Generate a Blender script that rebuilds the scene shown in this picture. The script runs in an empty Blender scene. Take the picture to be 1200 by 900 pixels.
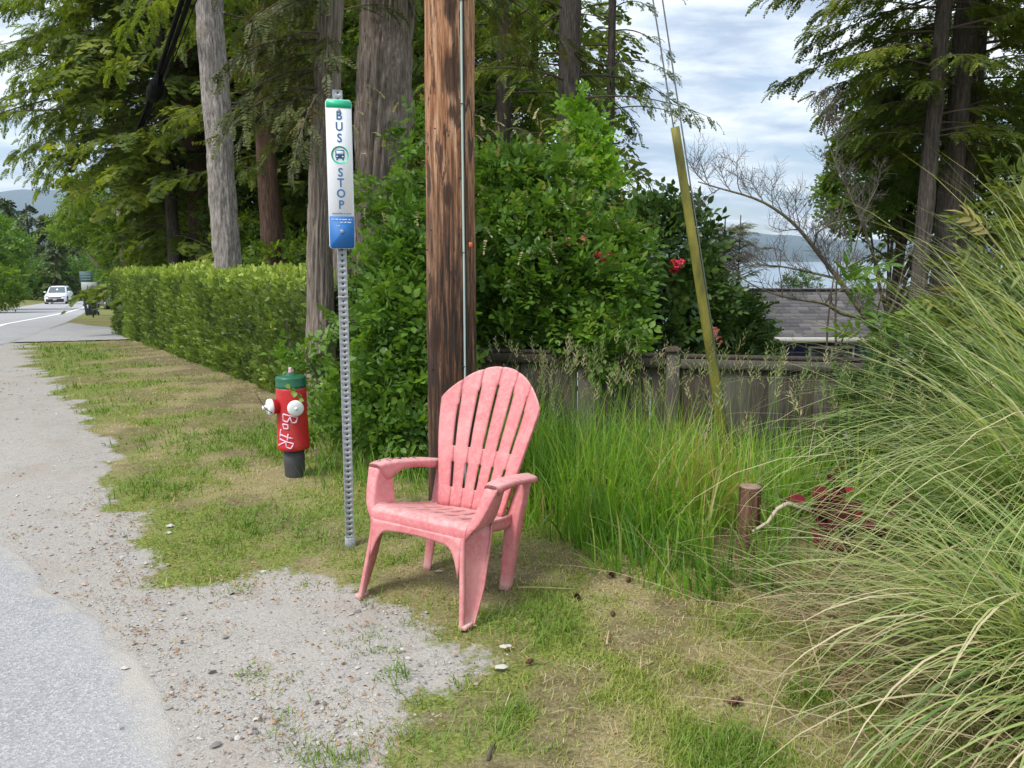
import bpy, math, random
import numpy as np
from mathutils import Vector, Matrix, Euler

rng = np.random.default_rng(11)
random.seed(5)
C = bpy.context.scene.collection
R = math.radians

# ------------------------------------------------------------------ camera
CAM_H = 1.6
PITCH = R(9.4)
cam = bpy.data.cameras.new('camera')
cam.sensor_fit = 'HORIZONTAL'
cam.sensor_width = 36.0
cam.lens = 27.15
cam.clip_start = 0.05
cam.clip_end = 30000
camo = bpy.data.objects.new('camera', cam)
C.objects.link(camo)
camo.location = (0, 0, CAM_H)
camo.rotation_euler = (math.pi / 2 - PITCH, 0, 0)
bpy.context.scene.camera = camo

# ------------------------------------------------------------------ sky, sun, exposure
SUN_EL, SUN_AZ = R(52), R(-128)        # azimuth from +Y towards +X (light comes from behind and to the left)
w = bpy.data.worlds.new('World')
bpy.context.scene.world = w
w.use_nodes = True
nt = w.node_tree
nt.nodes.clear()


class NT:
    """tiny node helper"""
    def __init__(s, t):
        s.t = t

    def n(s, kind, **kw):
        nd = s.t.nodes.new(kind)
        for k, v in kw.items():
            if k in nd.inputs:
                if isinstance(v, bpy.types.NodeSocket):
                    s.t.links.new(v, nd.inputs[k])
                else:
                    nd.inputs[k].default_value = v
            else:
                setattr(nd, k, v)
        return nd

    def link(s, a, b):
        s.t.links.new(a, b)

    def ramp(s, fac, stops, interp='LINEAR'):
        r = s.t.nodes.new('ShaderNodeValToRGB')
        r.color_ramp.interpolation = interp
        e = r.color_ramp.elements
        while len(e) < len(stops):
            e.new(0.5)
        for el, (p, c) in zip(e, stops):
            el.position = p
            el.color = (*c, 1) if not isinstance(c, (int, float)) else (c, c, c, 1)
        s.t.links.new(fac, r.inputs[0])
        return r.outputs[0]

    def math(s, op, a, b=None, c=None, clamp=False):
        m = s.t.nodes.new('ShaderNodeMath')
        m.operation = op
        m.use_clamp = clamp
        for i, v in enumerate((a, b, c)):
            if v is None:
                continue
            if isinstance(v, bpy.types.NodeSocket):
                s.t.links.new(v, m.inputs[i])
            else:
                m.inputs[i].default_value = v
        return m.outputs[0]

    def mix(s, fac, a, b, mode='MIX'):
        m = s.t.nodes.new('ShaderNodeMix')
        m.data_type = 'RGBA'
        m.blend_type = mode
        for idx, v in ((0, fac), (6, a), (7, b)):
            if isinstance(v, bpy.types.NodeSocket):
                s.t.links.new(v, m.inputs[idx])
            elif idx == 0:
                m.inputs[0].default_value = v
            else:
                m.inputs[idx].default_value = (*v, 1)
        return m.outputs[2]

    def noise(s, vec, scale, detail=4, rough=.55, dist=0, stretch=None):
        if stretch:
            mp = s.n('ShaderNodeMapping')
            mp.inputs['Scale'].default_value = stretch
            s.t.links.new(vec, mp.inputs['Vector'])
            vec = mp.outputs[0]
        nd = s.n('ShaderNodeTexNoise', Scale=scale, Detail=detail, Roughness=rough, Distortion=dist)
        s.t.links.new(vec, nd.inputs['Vector'])
        return nd.outputs['Fac']


g = NT(nt)
tc = g.n('ShaderNodeTexCoord')
sky = g.n('ShaderNodeTexSky', sky_type='NISHITA', sun_disc=False, sun_elevation=SUN_EL, sun_rotation=SUN_AZ,
          air_density=1.0, dust_density=1.2)
sep = g.n('ShaderNodeSeparateXYZ')
g.link(tc.outputs['Generated'], sep.inputs[0])
zc = g.math('MAXIMUM', sep.outputs[2], 0.0)
dn = g.math('ADD', zc, 0.16)
cx = g.math('DIVIDE', sep.outputs[0], dn)
cy = g.math('DIVIDE', sep.outputs[1], dn)
comb = g.n('ShaderNodeCombineXYZ', X=cx, Y=cy, Z=0.0)
n1 = g.noise(comb.outputs[0], 1.15, 8, .55, .25, stretch=(1, 1.25, 1))
n2 = g.noise(comb.outputs[0], 3.4, 7, .6, .35, stretch=(.8, 1.3, 1))
n3 = g.noise(comb.outputs[0], .5, 3, .5)
m1 = g.math('ADD', g.math('MULTIPLY', n1, .62), g.math('MULTIPLY', n2, .38))
ccol = g.ramp(m1, [(.33, (.23, .30, .44)), (.42, (.34, .40, .51)), (.49, (.62, .66, .72)), (.57, (.95, .96, .97))])
gap = g.ramp(g.math('ADD', g.math('MULTIPLY', n3, .5), g.math('MULTIPLY', n1, .5)), [(.40, 0.0), (.47, 1.0)])
# horizon band: brighter and paler cloud low down
low = g.ramp(sep.outputs[2], [(.0, 1.0), (.05, .8), (.2, .0)])
ccol = g.mix(g.math('MULTIPLY', low, .25), ccol, (.60, .65, .71))
skys = g.n('ShaderNodeVectorMath', operation='SCALE')
g.link(sky.outputs[0], skys.inputs[0])
skys.inputs['Scale'].default_value = 0.11
allc = g.mix(g.math('ADD', g.math('MULTIPLY', gap, .8), .2, clamp=True), skys.outputs[0], ccol)
bg = g.n('ShaderNodeBackground', Strength=1.0)
g.link(allc, bg.inputs[0])
wo = g.n('ShaderNodeOutputWorld')
g.link(bg.outputs[0], wo.inputs[0])

sl = bpy.data.lights.new('sun', 'SUN')
sl.energy = 2.5
sl.angle = R(19)
sl.color = (1.0, .95, .88)
so = bpy.data.objects.new('sun', sl)
C.objects.link(so)
sd = Vector((math.sin(SUN_AZ) * math.cos(SUN_EL), math.cos(SUN_AZ) * math.cos(SUN_EL), math.sin(SUN_EL)))
so.rotation_euler = sd.to_track_quat('Z', 'Y').to_euler()
so.location = (-6, -6, 12)

sc = bpy.context.scene
sc.view_settings.view_transform = 'Standard'
sc.view_settings.look = 'None'
sc.view_settings.exposure = 0.85
sc.view_settings.gamma = 1
sc.render.engine = 'CYCLES'
sc.cycles.max_bounces = 6
sc.cycles.diffuse_bounces = 3
sc.cycles.transmission_bounces = 4
sc.cycles.volume_bounces = 0
sc.cycles.caustics_reflective = False
sc.cycles.caustics_refractive = False


# ------------------------------------------------------------------ numeric helpers
def at(px, py, Y):
    """world point whose picture position is (px, py) of 1200x900 when it stands Y metres ahead"""
    f = 905.0
    dx = (px - 600) / f
    dy = (450 - py) / f
    yy = math.cos(PITCH) + dy * math.sin(PITCH)
    zz = -math.sin(PITCH) + dy * math.cos(PITCH)
    t = Y / yy
    return np.array((dx * t, Y, CAM_H + zz * t))


def _h(ix, iy, iz, seed):
    h = (ix * 374761393 + iy * 668265263 + iz * 1442695041 + seed * 974634777) & 0xffffffff
    h = ((h ^ (h >> 13)) * 1274126177) & 0xffffffff
    h = (h ^ (h >> 16)) & 0xffffffff
    return h / 4294967295.0


def vnoise(p, seed=0):
    p = np.asarray(p, float)
    if p.shape[1] == 2:
        p = np.c_[p, np.zeros(len(p))]
    i = np.floor(p).astype(np.int64)
    f = p - i
    f = f * f * (3 - 2 * f)
    r = 0
    for a in (0, 1):
        for b in (0, 1):
            for c in (0, 1):
                wgt = (f[:, 0] if a else 1 - f[:, 0]) * (f[:, 1] if b else 1 - f[:, 1]) * (f[:, 2] if c else 1 - f[:, 2])
                r = r + wgt * _h(i[:, 0] + a, i[:, 1] + b, i[:, 2] + c, seed)
    return r


def fbm(p, octs=4, seed=0, gain=.5):
    p = np.asarray(p, float)
    a, s, r = 1.0, 0.0, 0
    for o in range(octs):
        r = r + a * vnoise(p * 2 ** o + o * 17.3, seed + o)
        s += a
        a *= gain
    return r / s


def sstep(a, b, x):
    t = np.clip((x - a) / (b - a), 0, 1)
    return t * t * (3 - 2 * t)


def seg_dist(P, poly, closed=True):
    poly = np.asarray(poly, float)
    d = np.full(len(P), 1e9)
    n = len(poly)
    for k in range(n if closed else n - 1):
        a, b = poly[k], poly[(k + 1) % n]
        ab = b - a
        t = np.clip(((P - a) @ ab) / (ab @ ab), 0, 1)
        d = np.minimum(d, np.hypot(*(P - (a + t[:, None] * ab)).T))
    return d


def sdf(P, poly):
    """signed distance, positive inside"""
    poly = np.asarray(poly, float)
    ins = np.zeros(len(P), bool)
    n = len(poly)
    x, y = P[:, 0], P[:, 1]
    for k in range(n):
        x1, y1 = poly[k]
        x2, y2 = poly[(k + 1) % n]
        c = (y1 > y) != (y2 > y)
        with np.errstate(divide='ignore', invalid='ignore'):
            xi = (x2 - x1) * (y - y1) / (y2 - y1) + x1
        ins ^= c & (x < xi)
    d = seg_dist(P, poly)
    return np.where(ins, d, -d)


# ------------------------------------------------------------------ object helpers
def setp(o, **kw):
    for k, v in kw.items():
        if v is not None:
            o[k] = v
    return o


def empty(name, loc=(0, 0, 0), label=None, cat=None, group=None, rz=0, rot=None):
    o = bpy.data.objects.new(name, None)
    o.empty_display_size = .1
    o.location = loc
    o.rotation_euler = rot if rot is not None else (0, 0, rz)
    C.objects.link(o)
    return setp(o, label=label, category=cat, group=group)


def mk(name, V, F, mat, parent=None, smooth=False, attrs=None, cols=None, label=None, cat=None, group=None, kind=None, loc=None, rz=0):
    """one mesh object out of numpy vertices and a list of face arrays"""
    me = bpy.data.meshes.new(name)
    V = np.ascontiguousarray(V, np.float32)
    if isinstance(F, np.ndarray):
        F = [F]
    F = [np.asarray(f, np.int32) for f in F if len(f)]
    me.vertices.add(len(V))
    me.vertices.foreach_set('co', V.ravel())
    idx = np.concatenate([f.ravel() for f in F])
    sizes = np.concatenate([np.full(len(f), f.shape[1], np.int32) for f in F])
    starts = np.concatenate([[0], np.cumsum(sizes)[:-1]]).astype(np.int32)
    me.loops.add(len(idx))
    me.loops.foreach_set('vertex_index', idx)
    me.polygons.add(len(sizes))
    me.polygons.foreach_set('loop_start', starts)
    me.polygons.foreach_set('loop_total', sizes)
    if smooth:
        me.polygons.foreach_set('use_smooth', np.ones(len(sizes), bool))
    if attrs:
        for k, v in attrs.items():
            a = me.attributes.new(k, 'FLOAT', 'POINT')
            a.data.foreach_set('value', np.ascontiguousarray(v, np.float32))
    if cols:
        for k, v in cols.items():
            a = me.attributes.new(k, 'FLOAT_COLOR', 'POINT')
            a.data.foreach_set('color', np.ascontiguousarray(v, np.float32).ravel())
    me.update(calc_edges=True)
    if mat:
        me.materials.append(mat)
    o = bpy.data.objects.new(name, me)
    C.objects.link(o)
    if parent:
        o.parent = parent
    if loc is not None:
        o.location = loc
    if rz:
        o.rotation_euler = (0, 0, rz)
    return setp(o, label=label, category=cat, group=group, kind=kind)


def joinm(parts):
    """join [(V, [F..]), ...]"""
    Vs, Fs, n = [], [], 0
    for V, F in parts:
        if isinstance(F, np.ndarray):
            F = [F]
        Vs.append(np.asarray(V, float))
        for f in F:
            if len(f):
                Fs.append(np.asarray(f) + n)
        n += len(V)
    return np.concatenate(Vs), Fs


def box(x0, x1, y0, y1, z0, z1):
    V = np.array([(x, y, z) for z in (z0, z1) for y in (y0, y1) for x in (x0, x1)], float)
    F = np.array([(0, 2, 3, 1), (4, 5, 7, 6), (0, 1, 5, 4), (2, 6, 7, 3), (0, 4, 6, 2), (1, 3, 7, 5)])
    return V, [F]


def bbox(x0, x1, y0, y1, z0, z1, b=.004):
    """box with chamfered vertical and top edges"""
    def ring(z, i):
        return [(x0 + i + b, y0 + i, z), (x1 - i - b, y0 + i, z), (x1 - i, y0 + i + b, z), (x1 - i, y1 - i - b, z),
                (x1 - i - b, y1 - i, z), (x0 + i + b, y1 - i, z), (x0 + i, y1 - i - b, z), (x0 + i, y0 + i + b, z)]
    V = ring(z0, b) + ring(z0 + b, 0) + ring(z1 - b, 0) + ring(z1, b)
    F = []
    for r in range(3):
        for k in range(8):
            F.append((r * 8 + k, r * 8 + (k + 1) % 8, r * 8 + 8 + (k + 1) % 8, r * 8 + 8 + k))
    return np.array(V, float), [np.array(F), np.array([[7, 6, 5, 4, 3, 2, 1, 0], [24, 25, 26, 27, 28, 29, 30, 31]])]


def tube(pts, rad, n=10, caps=True, disp=None):
    pts = np.asarray(pts, float)
    m = len(pts)
    rad = np.full(m, rad, float) if np.isscalar(rad) else np.asarray(rad, float)
    T = np.gradient(pts, axis=0)
    T /= np.linalg.norm(T, axis=1)[:, None] + 1e-12
    up = np.array((1., 0, 0)) if abs(T[0][0]) < .8 else np.array((0, 1., 0))
    N = np.cross(T[0], up)
    N /= np.linalg.norm(N)
    Ns = [N]
    for k in range(1, m):
        N = Ns[-1] - T[k] * (Ns[-1] @ T[k])
        Ns.append(N / (np.linalg.norm(N) + 1e-12))
    Ns = np.array(Ns)
    B = np.cross(T, Ns)
    a = np.arange(n) / n * 2 * math.pi
    rr = rad[:, None] * np.ones((m, n)) if disp is None else rad[:, None] + disp
    V = pts[:, None, :] + rr[..., None] * (np.cos(a)[None, :, None] * Ns[:, None, :] + np.sin(a)[None, :, None] * B[:, None, :])
    V = V.reshape(-1, 3)
    i = np.arange(m - 1)[:, None] * n + np.arange(n)[None, :]
    j = np.arange(m - 1)[:, None] * n + (np.arange(n)[None, :] + 1) % n
    F = np.stack([i, j, j + n, i + n], -1).reshape(-1, 4)
    Fs = [F]
    if caps:
        Fs.append(np.array([np.arange(n)[::-1], (m - 1) * n + np.arange(n)]))
    return V, Fs


def lathe(prof, n=32, caps=True):
    """prof: [(r, z)...] bottom to top"""
    p = np.array([(0, 0, z) for r, z in prof], float)
    a = np.arange(n) / n * 2 * math.pi
    V = np.array([(r * math.cos(t), r * math.sin(t), z) for r, z in prof for t in a])
    m = len(prof)
    i = np.arange(m - 1)[:, None] * n + np.arange(n)[None, :]
    j = np.arange(m - 1)[:, None] * n + (np.arange(n)[None, :] + 1) % n
    F = [np.stack([i, j, j + n, i + n], -1).reshape(-1, 4)]
    if caps:
        F.append(np.array([np.arange(n)[::-1], (m - 1) * n + np.arange(n)]))
    return V, F


def xf(VF, rot=None, loc=(0, 0, 0), scale=1):
    V, F = VF
    V = np.asarray(V, float) * scale
    if rot is not None:
        V = V @ np.array(Euler(rot).to_matrix()).T
    return V + np.asarray(loc), F


def solidify(o, t, off=-1):
    m = o.modifiers.new('thickness', 'SOLIDIFY')
    m.thickness = t
    m.offset = off
    return o


def bevel(o, wd, seg=2):
    m = o.modifiers.new('bevel', 'BEVEL')
    m.width = wd
    m.segments = seg
    m.limit_method = 'ANGLE'
    m.angle_limit = R(35)
    return o


def frames(Y, up=None, roll=None):
    """rotation matrices whose 2nd column is Y and 3rd is as close to up as it can be"""
    Y = np.asarray(Y, float)
    Y = Y / (np.linalg.norm(Y, axis=1)[:, None] + 1e-12)
    if up is None:
        up = np.tile((0, 0, 1.), (len(Y), 1))
    X = np.cross(Y, up)
    ln = np.linalg.norm(X, axis=1)
    X[ln < 1e-4] = (1, 0, 0)
    X /= np.linalg.norm(X, axis=1)[:, None]
    Z = np.cross(X, Y)
    if roll is not None:
        c, s = np.cos(roll)[:, None], np.sin(roll)[:, None]
        X, Z = X * c + Z * s, Z * c - X * s
    return np.stack([X, Y, Z], -1)


def scatter(T, pos, Rm, s):
    """copies of a template (V, F) placed at pos with rotation Rm and size s; returns V, F, per-vertex instance id"""
    TV, TF = T
    n, k = len(pos), len(TV)
    s = np.asarray(s, float)
    if s.ndim == 1:
        s = s[:, None]
    V = np.einsum('nij,nkj->nki', Rm, TV[None] * s[:, None, :]) + pos[:, None, :]
    Fs = [(f[None] + (np.arange(n) * k)[:, None, None]).reshape(-1, f.shape[1]) for f in TF]
    return V.reshape(-1, 3), Fs, np.repeat(np.arange(n), k)


def unit(v):
    return v / (np.linalg.norm(v, axis=-1, keepdims=True) + 1e-12)


def rdir(n):
    return unit(rng.normal(size=(n, 3)))


# templates --------------------------------------------------------
def leaf_t(wd=.55, fold=.06, droop=.08):
    V = np.array([(0, 0, 0), (wd * .42, .22, fold), (wd * .5, .5, fold), (wd * .25, .8, fold * .3 - droop * .6), (0, 1, -droop),
                  (-wd * .25, .8, fold * .3 - droop * .6), (-wd * .5, .5, fold), (-wd * .42, .22, fold), (0, .5, 0)])
    F = [np.array([(0, 1, 2, 8), (8, 2, 3, 4), (8, 4, 5, 6), (0, 8, 6, 7)])]
    return V, F


def leaf_s(wd=.5, fold=.08):
    V = np.array([(0, 0, 0), (wd * .5, .42, fold), (0, 1, -.08), (-wd * .5, .42, fold)])
    return V, [np.array([(0, 1, 2), (0, 2, 3)])]


def shoot_t(n=7, L=.34, wd=.6, ang=55, seed=1, simple=False, curve=.25, tipup=.0):
    r = np.random.default_rng(seed)
    parts = []
    for k in range(n):
        s = (k + .6) / n
        side = 1 if k % 2 else -1
        p = np.array((0, s, curve * -s * s + tipup * s))
        a = R(ang + r.uniform(-18, 18)) * side * (1 if k < n - 1 else .1)
        d = np.array([[math.sin(a), math.cos(a), r.uniform(-.35, .25)]])
        M = frames(d, unit(np.array([[r.uniform(-.4, .4), r.uniform(-.3, .3), 1.]])))
        V, F, _ = scatter(leaf_s(wd) if simple else leaf_t(wd), p[None], M, np.array([L * r.uniform(.7, 1.15)]))
        parts.append((V, F))
    s = np.linspace(0, 1, 4)
    st = np.c_[s * 0, s, -curve * s * s + tipup * s]
    V = np.concatenate([st + (.008, 0, 0), st - (.008, 0, 0)])
    parts.append((V, [np.array([(k, k + 1, k + 5, k + 4) for k in range(3)])]))
    return joinm(parts)


def frond_t(n=8, L=.36, ang=52, wd=.085, droop=.25, seed=0):
    r = np.random.default_rng(seed)
    V, F = [], []

    def blade(p, d, l, w_):
        d = d / np.linalg.norm(d)
        x = np.cross(d, (0, 0, 1.))
        x /= np.linalg.norm(x)
        b = len(V)
        V.extend([p, p + d * l * .5 + x * w_ * .5, p + d * l, p + d * l * .5 - x * w_ * .5])
        F.append((b, b + 1, b + 2, b + 3))
    for k in range(n):
        s = (k + .5) / n
        for sd_ in (-1, 1):
            l = L * (1.05 - s * .75) * r.uniform(.75, 1.15)
            a = R(ang + r.uniform(-10, 10)) * sd_
            blade(np.array((0, s, -droop * s * s)), np.array((math.sin(a), math.cos(a), r.uniform(-.45, .1))), l, wd * r.uniform(.8, 1.3))
    blade(np.array((0, .8, -droop * .64)), np.array((0, 1, -.5)), .25, wd)
    V.extend([np.array((.012, 0, 0)), np.array((-.012, 0, 0)), np.array((0, .9, -droop * .81))])
    F3 = np.array([(len(V) - 3, len(V) - 2, len(V) - 1)])
    return np.array(V), [np.array(F), F3]


def blades(root, az, length, lean, curl, width, seg=4, power=1.3, twist=None):
    """curved grass blades; returns V, F, vary-id, along"""
    n = len(root)
    s = np.linspace(0, 1, seg + 1)
    th = lean[:, None] + curl[:, None] * s[None] ** power
    ds = length[:, None] / seg
    hx = np.concatenate([np.zeros((n, 1)), np.cumsum(np.sin((th[:, 1:] + th[:, :-1]) / 2) * ds, 1)], 1)
    hz = np.concatenate([np.zeros((n, 1)), np.cumsum(np.cos((th[:, 1:] + th[:, :-1]) / 2) * ds, 1)], 1)
    c, sn = np.cos(az), np.sin(az)
    P = root[:, None, :] + np.stack([hx * c[:, None], hx * sn[:, None], hz], -1)
    tw = (rng.uniform(-.8, .8, n) if twist is None else twist)
    wx, wy = -np.sin(az + tw), np.cos(az + tw)
    wv = np.stack([wx, wy, np.zeros(n)], -1)[:, None, :] * (width[:, None] * (1 - s[None] ** 2 * .85))[..., None] * .5
    A = P[:, :seg] + wv[:, :seg]
    B = P[:, :seg] - wv[:, :seg]
    V = np.concatenate([A, B, P[:, seg:]], 1)
    k = 2 * seg + 1
    base = (np.arange(n) * k)[:, None, None]
    q = np.array([(i, i + 1, seg + i + 1, seg + i) for i in range(seg - 1)])
    t = np.array([(seg - 1, 2 * seg, 2 * seg - 1)])
    F = [(t[None] + base).reshape(-1, 3)]
    if seg > 1:
        F.append((q[None] + base).reshape(-1, 4))
    al = np.tile(np.concatenate([s[:seg], s[:seg], [1.]]), n)
    return V.reshape(-1, 3), F, np.repeat(np.arange(n), k), al


# ------------------------------------------------------------------ materials
def newmat(name):
    m = bpy.data.materials.new(name)
    m.use_nodes = True
    m.node_tree.nodes.clear()
    gg = NT(m.node_tree)
    out = gg.n('ShaderNodeOutputMaterial')
    return m, gg, out


def bump(gg, h, strength=.3, dist=.01):
    b = gg.n('ShaderNodeBump', Strength=strength, Distance=dist)
    gg.link(h, b.inputs['Height'])
    return b.outputs[0]


def simple(name, col, rough=.5, metal=0, var=.12, scale=18, bmp=.0, bscale=60, spec=.5):
    m, gg, out = newmat(name)
    t = gg.n('ShaderNodeTexCoord').outputs['Object']
    n = gg.noise(t, scale, 5, .6)
    c = gg.mix(n, tuple(x * (1 - var) for x in col), tuple(min(1, x * (1 + var)) for x in col))
    p = gg.n('ShaderNodeBsdfPrincipled', Roughness=rough, Metallic=metal)
    p.inputs['Specular IOR Level'].default_value = spec
    gg.link(c, p.inputs['Base Color'])
    if bmp:
        gg.link(bump(gg, gg.noise(t, bscale, 4, .6), bmp, .004), p.inputs['Normal'])
    gg.link(p.outputs[0], out.inputs[0])
    return m


def leafmat(name, stops, trans=.35, rough=.45, attr='vary', spec=.4, tipcol=None):
    m, gg, out = newmat(name)
    a = gg.n('ShaderNodeAttribute', attribute_name=attr).outputs['Fac']
    c = gg.ramp(a, stops)
    if tipcol is not None:
        al = gg.n('ShaderNodeAttribute', attribute_name='along').outputs['Fac']
        c = gg.mix(gg.ramp(al, [(tipcol[1], 0.0), (1, tipcol[2])]), c, tipcol[0])
    p = gg.n('ShaderNodeBsdfPrincipled', Roughness=rough)
    p.inputs['Specular IOR Level'].default_value = spec
    gg.link(c, p.inputs['Base Color'])
    tr = gg.n('ShaderNodeBsdfTranslucent')
    gg.link(gg.mix(1.0, c, (1.25, 1.2, .55), 'MULTIPLY'), tr.inputs[0])
    mx = gg.n('ShaderNodeMixShader', Fac=trans)
    gg.link(p.outputs[0], mx.inputs[1])
    gg.link(tr.outputs[0], mx.inputs[2])
    gg.link(mx.outputs[0], out.inputs[0])
    return m


# ================================================================== THE SETTING
SEA = -28.0
FENCE = [(-.75, 7.38), (1.43, 6.80), (3.80, 6.36), (6.15, 6.0)]
ROAD_R = [(1.2, -9), (.2, -4), (-.45, 0), (-.9, 1.7), (-1.03, 2.19), (-1.16, 2.39), (-1.30, 2.65), (-1.52, 2.9), (-1.81, 3.2), (-2.04, 3.41),
          (-2.29, 3.55), (-2.79, 4.11), (-3.28, 4.62), (-5.15, 7.1), (-8.4, 12), (-11.8, 17.3), (-12.5, 19.2), (-14.2, 23), (-17.4, 30),
          (-22.3, 40), (-27.9, 51), (-36, 68), (-45, 85), (-58, 115)]
ROAD_L = [(-6.3, -9), (-6.7, -4), (-7.2, 0), (-7.5, 1.7), (-7.6, 2.1), (-7.7, 2.4), (-7.85, 2.7), (-8.0, 2.9), (-8.2, 3.2), (-8.35, 3.45),
          (-8.5, 3.7), (-8.8, 4.2), (-9.2, 4.8), (-10.8, 7.6), (-13.9, 12.5), (-17.2, 18), (-18.6, 20.4), (-20.6, 25.5), (-24, 32.8),
          (-29, 42.5), (-34.8, 53.5), (-43, 70), (-52, 88), (-65, 118)]
GRAVEL = [(-12.6, 19.05), (-12.0, 18.95), (-8.83, 13.78), (-6.41, 10.6), (-4.35, 7.72), (-3.44, 6.21), (-2.78, 5.05), (-2.31, 4.39), (-1.92, 3.87),
          (-1.71, 3.55), (-1.48, 3.62), (-1.17, 3.7), (-.94, 3.55), (-.75, 3.4), (-.58, 3.26), (-.4, 3.08), (-.23, 2.96), (-.13, 2.92),
          (-.18, 2.77), (-.32, 2.71), (-.44, 2.62), (-.42, 2.5), (-.36, 2.39), (-.42, 2.2), (-.45, 1.2), (-.2, -9), (-4, -9), (-5, 2), (-9, 10), (-14.5, 19.3)]
DRIVE = [(-12.3, 18.9), (-11.6, 19.1), (-9.6, 20.2), (-7.4, 21.6), (-5.0, 23.4), (-8.2, 26.6), (-11.2, 26.2), (-13.3, 26.4), (-14.6, 27.2), (-17.2, 30.0), (-14.4, 23.4)]


def H(x, y):
    x = np.asarray(x, float)
    y = np.asarray(y, float)
    z = -0.043 * np.clip(y - 7, 0, 105)
    u = x / np.maximum(np.abs(y), 1.0)
    wr = sstep(-.42, .14, u) * (y > 0)
    z = z - wr * .27 * np.clip(y - (7.6 - .18 * x), 0, 96)
    z = z - .42 * sstep(4.0, 6.6, y) * sstep(-.9, .7, x)
    dl = (x + 23.6) * -.894 + (y - 27) * -.447
    z = z + .16 * np.clip(dl - 1, 0, 14) * sstep(8, 26, y)
    return z


def H1(x, y):
    return float(H(np.array([x]), np.array([y]))[0])


def axis_lines(lo, hi, a, b, step, grow):
    r = [a]
    while r[-1] < b:
        r.append(r[-1] + step)
    s = step
    while r[-1] < hi:
        s *= grow
        r.append(r[-1] + s)
    l = [a]
    s = step
    while l[-1] > lo:
        s *= grow
        l.append(l[-1] - s)
    return np.array(sorted(set(l + r)))


gx = axis_lines(-7000, 7000, -4.4, 2.4, .045, 1.07)
gy = axis_lines(-500, 7000, 1.7, 6.2, .045, 1.06)
GX, GY = np.meshgrid(gx, gy)
P2 = np.c_[GX.ravel(), GY.ravel()]
sg = sdf(P2, GRAVEL)
nz = fbm(P2 * 3.1, 4, 3) - .5
nz2 = fbm(P2 * 11, 3, 9) - .5
sg = sg + nz * .42 * np.clip(P2[:, 1] / 4, .6, 2.2) + nz2 * .12
roadpoly = np.array(ROAD_R + ROAD_L[::-1], float)
sr = sdf(P2, roadpoly)
Z = H(P2[:, 0], P2[:, 1])
near = (np.abs(P2[:, 0]) < 14) & (P2[:, 1] < 24)
micro = (fbm(P2 * 1.3, 3, 21) - .5) * .05 + (fbm(P2 * 9, 3, 22) - .5) * .016
Z = Z + np.where(near, micro * sstep(.02, -.5, sr), 0)
Z = np.where(P2[:, 1] > 1500, SEA - 6 + 0 * Z, Z)
Z = np.where(Z < SEA - 2, SEA - 2, Z)


def lawn_density(P):
    """1 where the lawn is thick, 0 on bare soil"""
    n = fbm(P * 1.6, 4, 41)
    n2_ = fbm(P * 6.5, 3, 43)
    d = sstep(.33, .60, n * .6 + n2_ * .4)
    for (x, y, r, k) in ((-.28, 3.62, .42, .85), (.1, 3.95, .35, .8), (.83, 2.6, .26, .9), (.55, 3.1, .3, .55), (-.15, 3.0, .25, .4),
                         (1.05, 2.35, .25, .7), (-1.75, 5.35, .5, .6), (-2.7, 7.6, .8, .55), (-1.4, 4.9, .3, .5), (.5, 3.5, .3, .6)):
        rr = np.hypot(P[:, 0] - x, P[:, 1] - y)
        d = d * (1 - k * sstep(r * 1.25, r * .3, rr + (n2_ - .5) * .3))
    hd = seg_dist(P, [(-2.3, 8.2), (-10.9, 21.6)], False)
    d = d * sstep(.25, 1.3, hd + (n - .5) * 1.2)
    return d


ld = lawn_density(P2)
gfade = sstep(-.30, .16, sg)
gcol = np.zeros((len(P2), 4))
gcol[:, 0] = gfade
gcol[:, 1] = ld
gcol[:, 2] = fbm(P2 * 2.3, 3, 71)
gcol[:, 3] = 1
nxg, nyg = len(gx), len(gy)
ii = (np.arange(nyg - 1)[:, None] * nxg + np.arange(nxg - 1)[None, :]).ravel()
quads = np.stack([ii, ii + 1, ii + nxg + 1, ii + nxg], -1)
isg = (sg[quads].mean(1) > 0)

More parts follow.
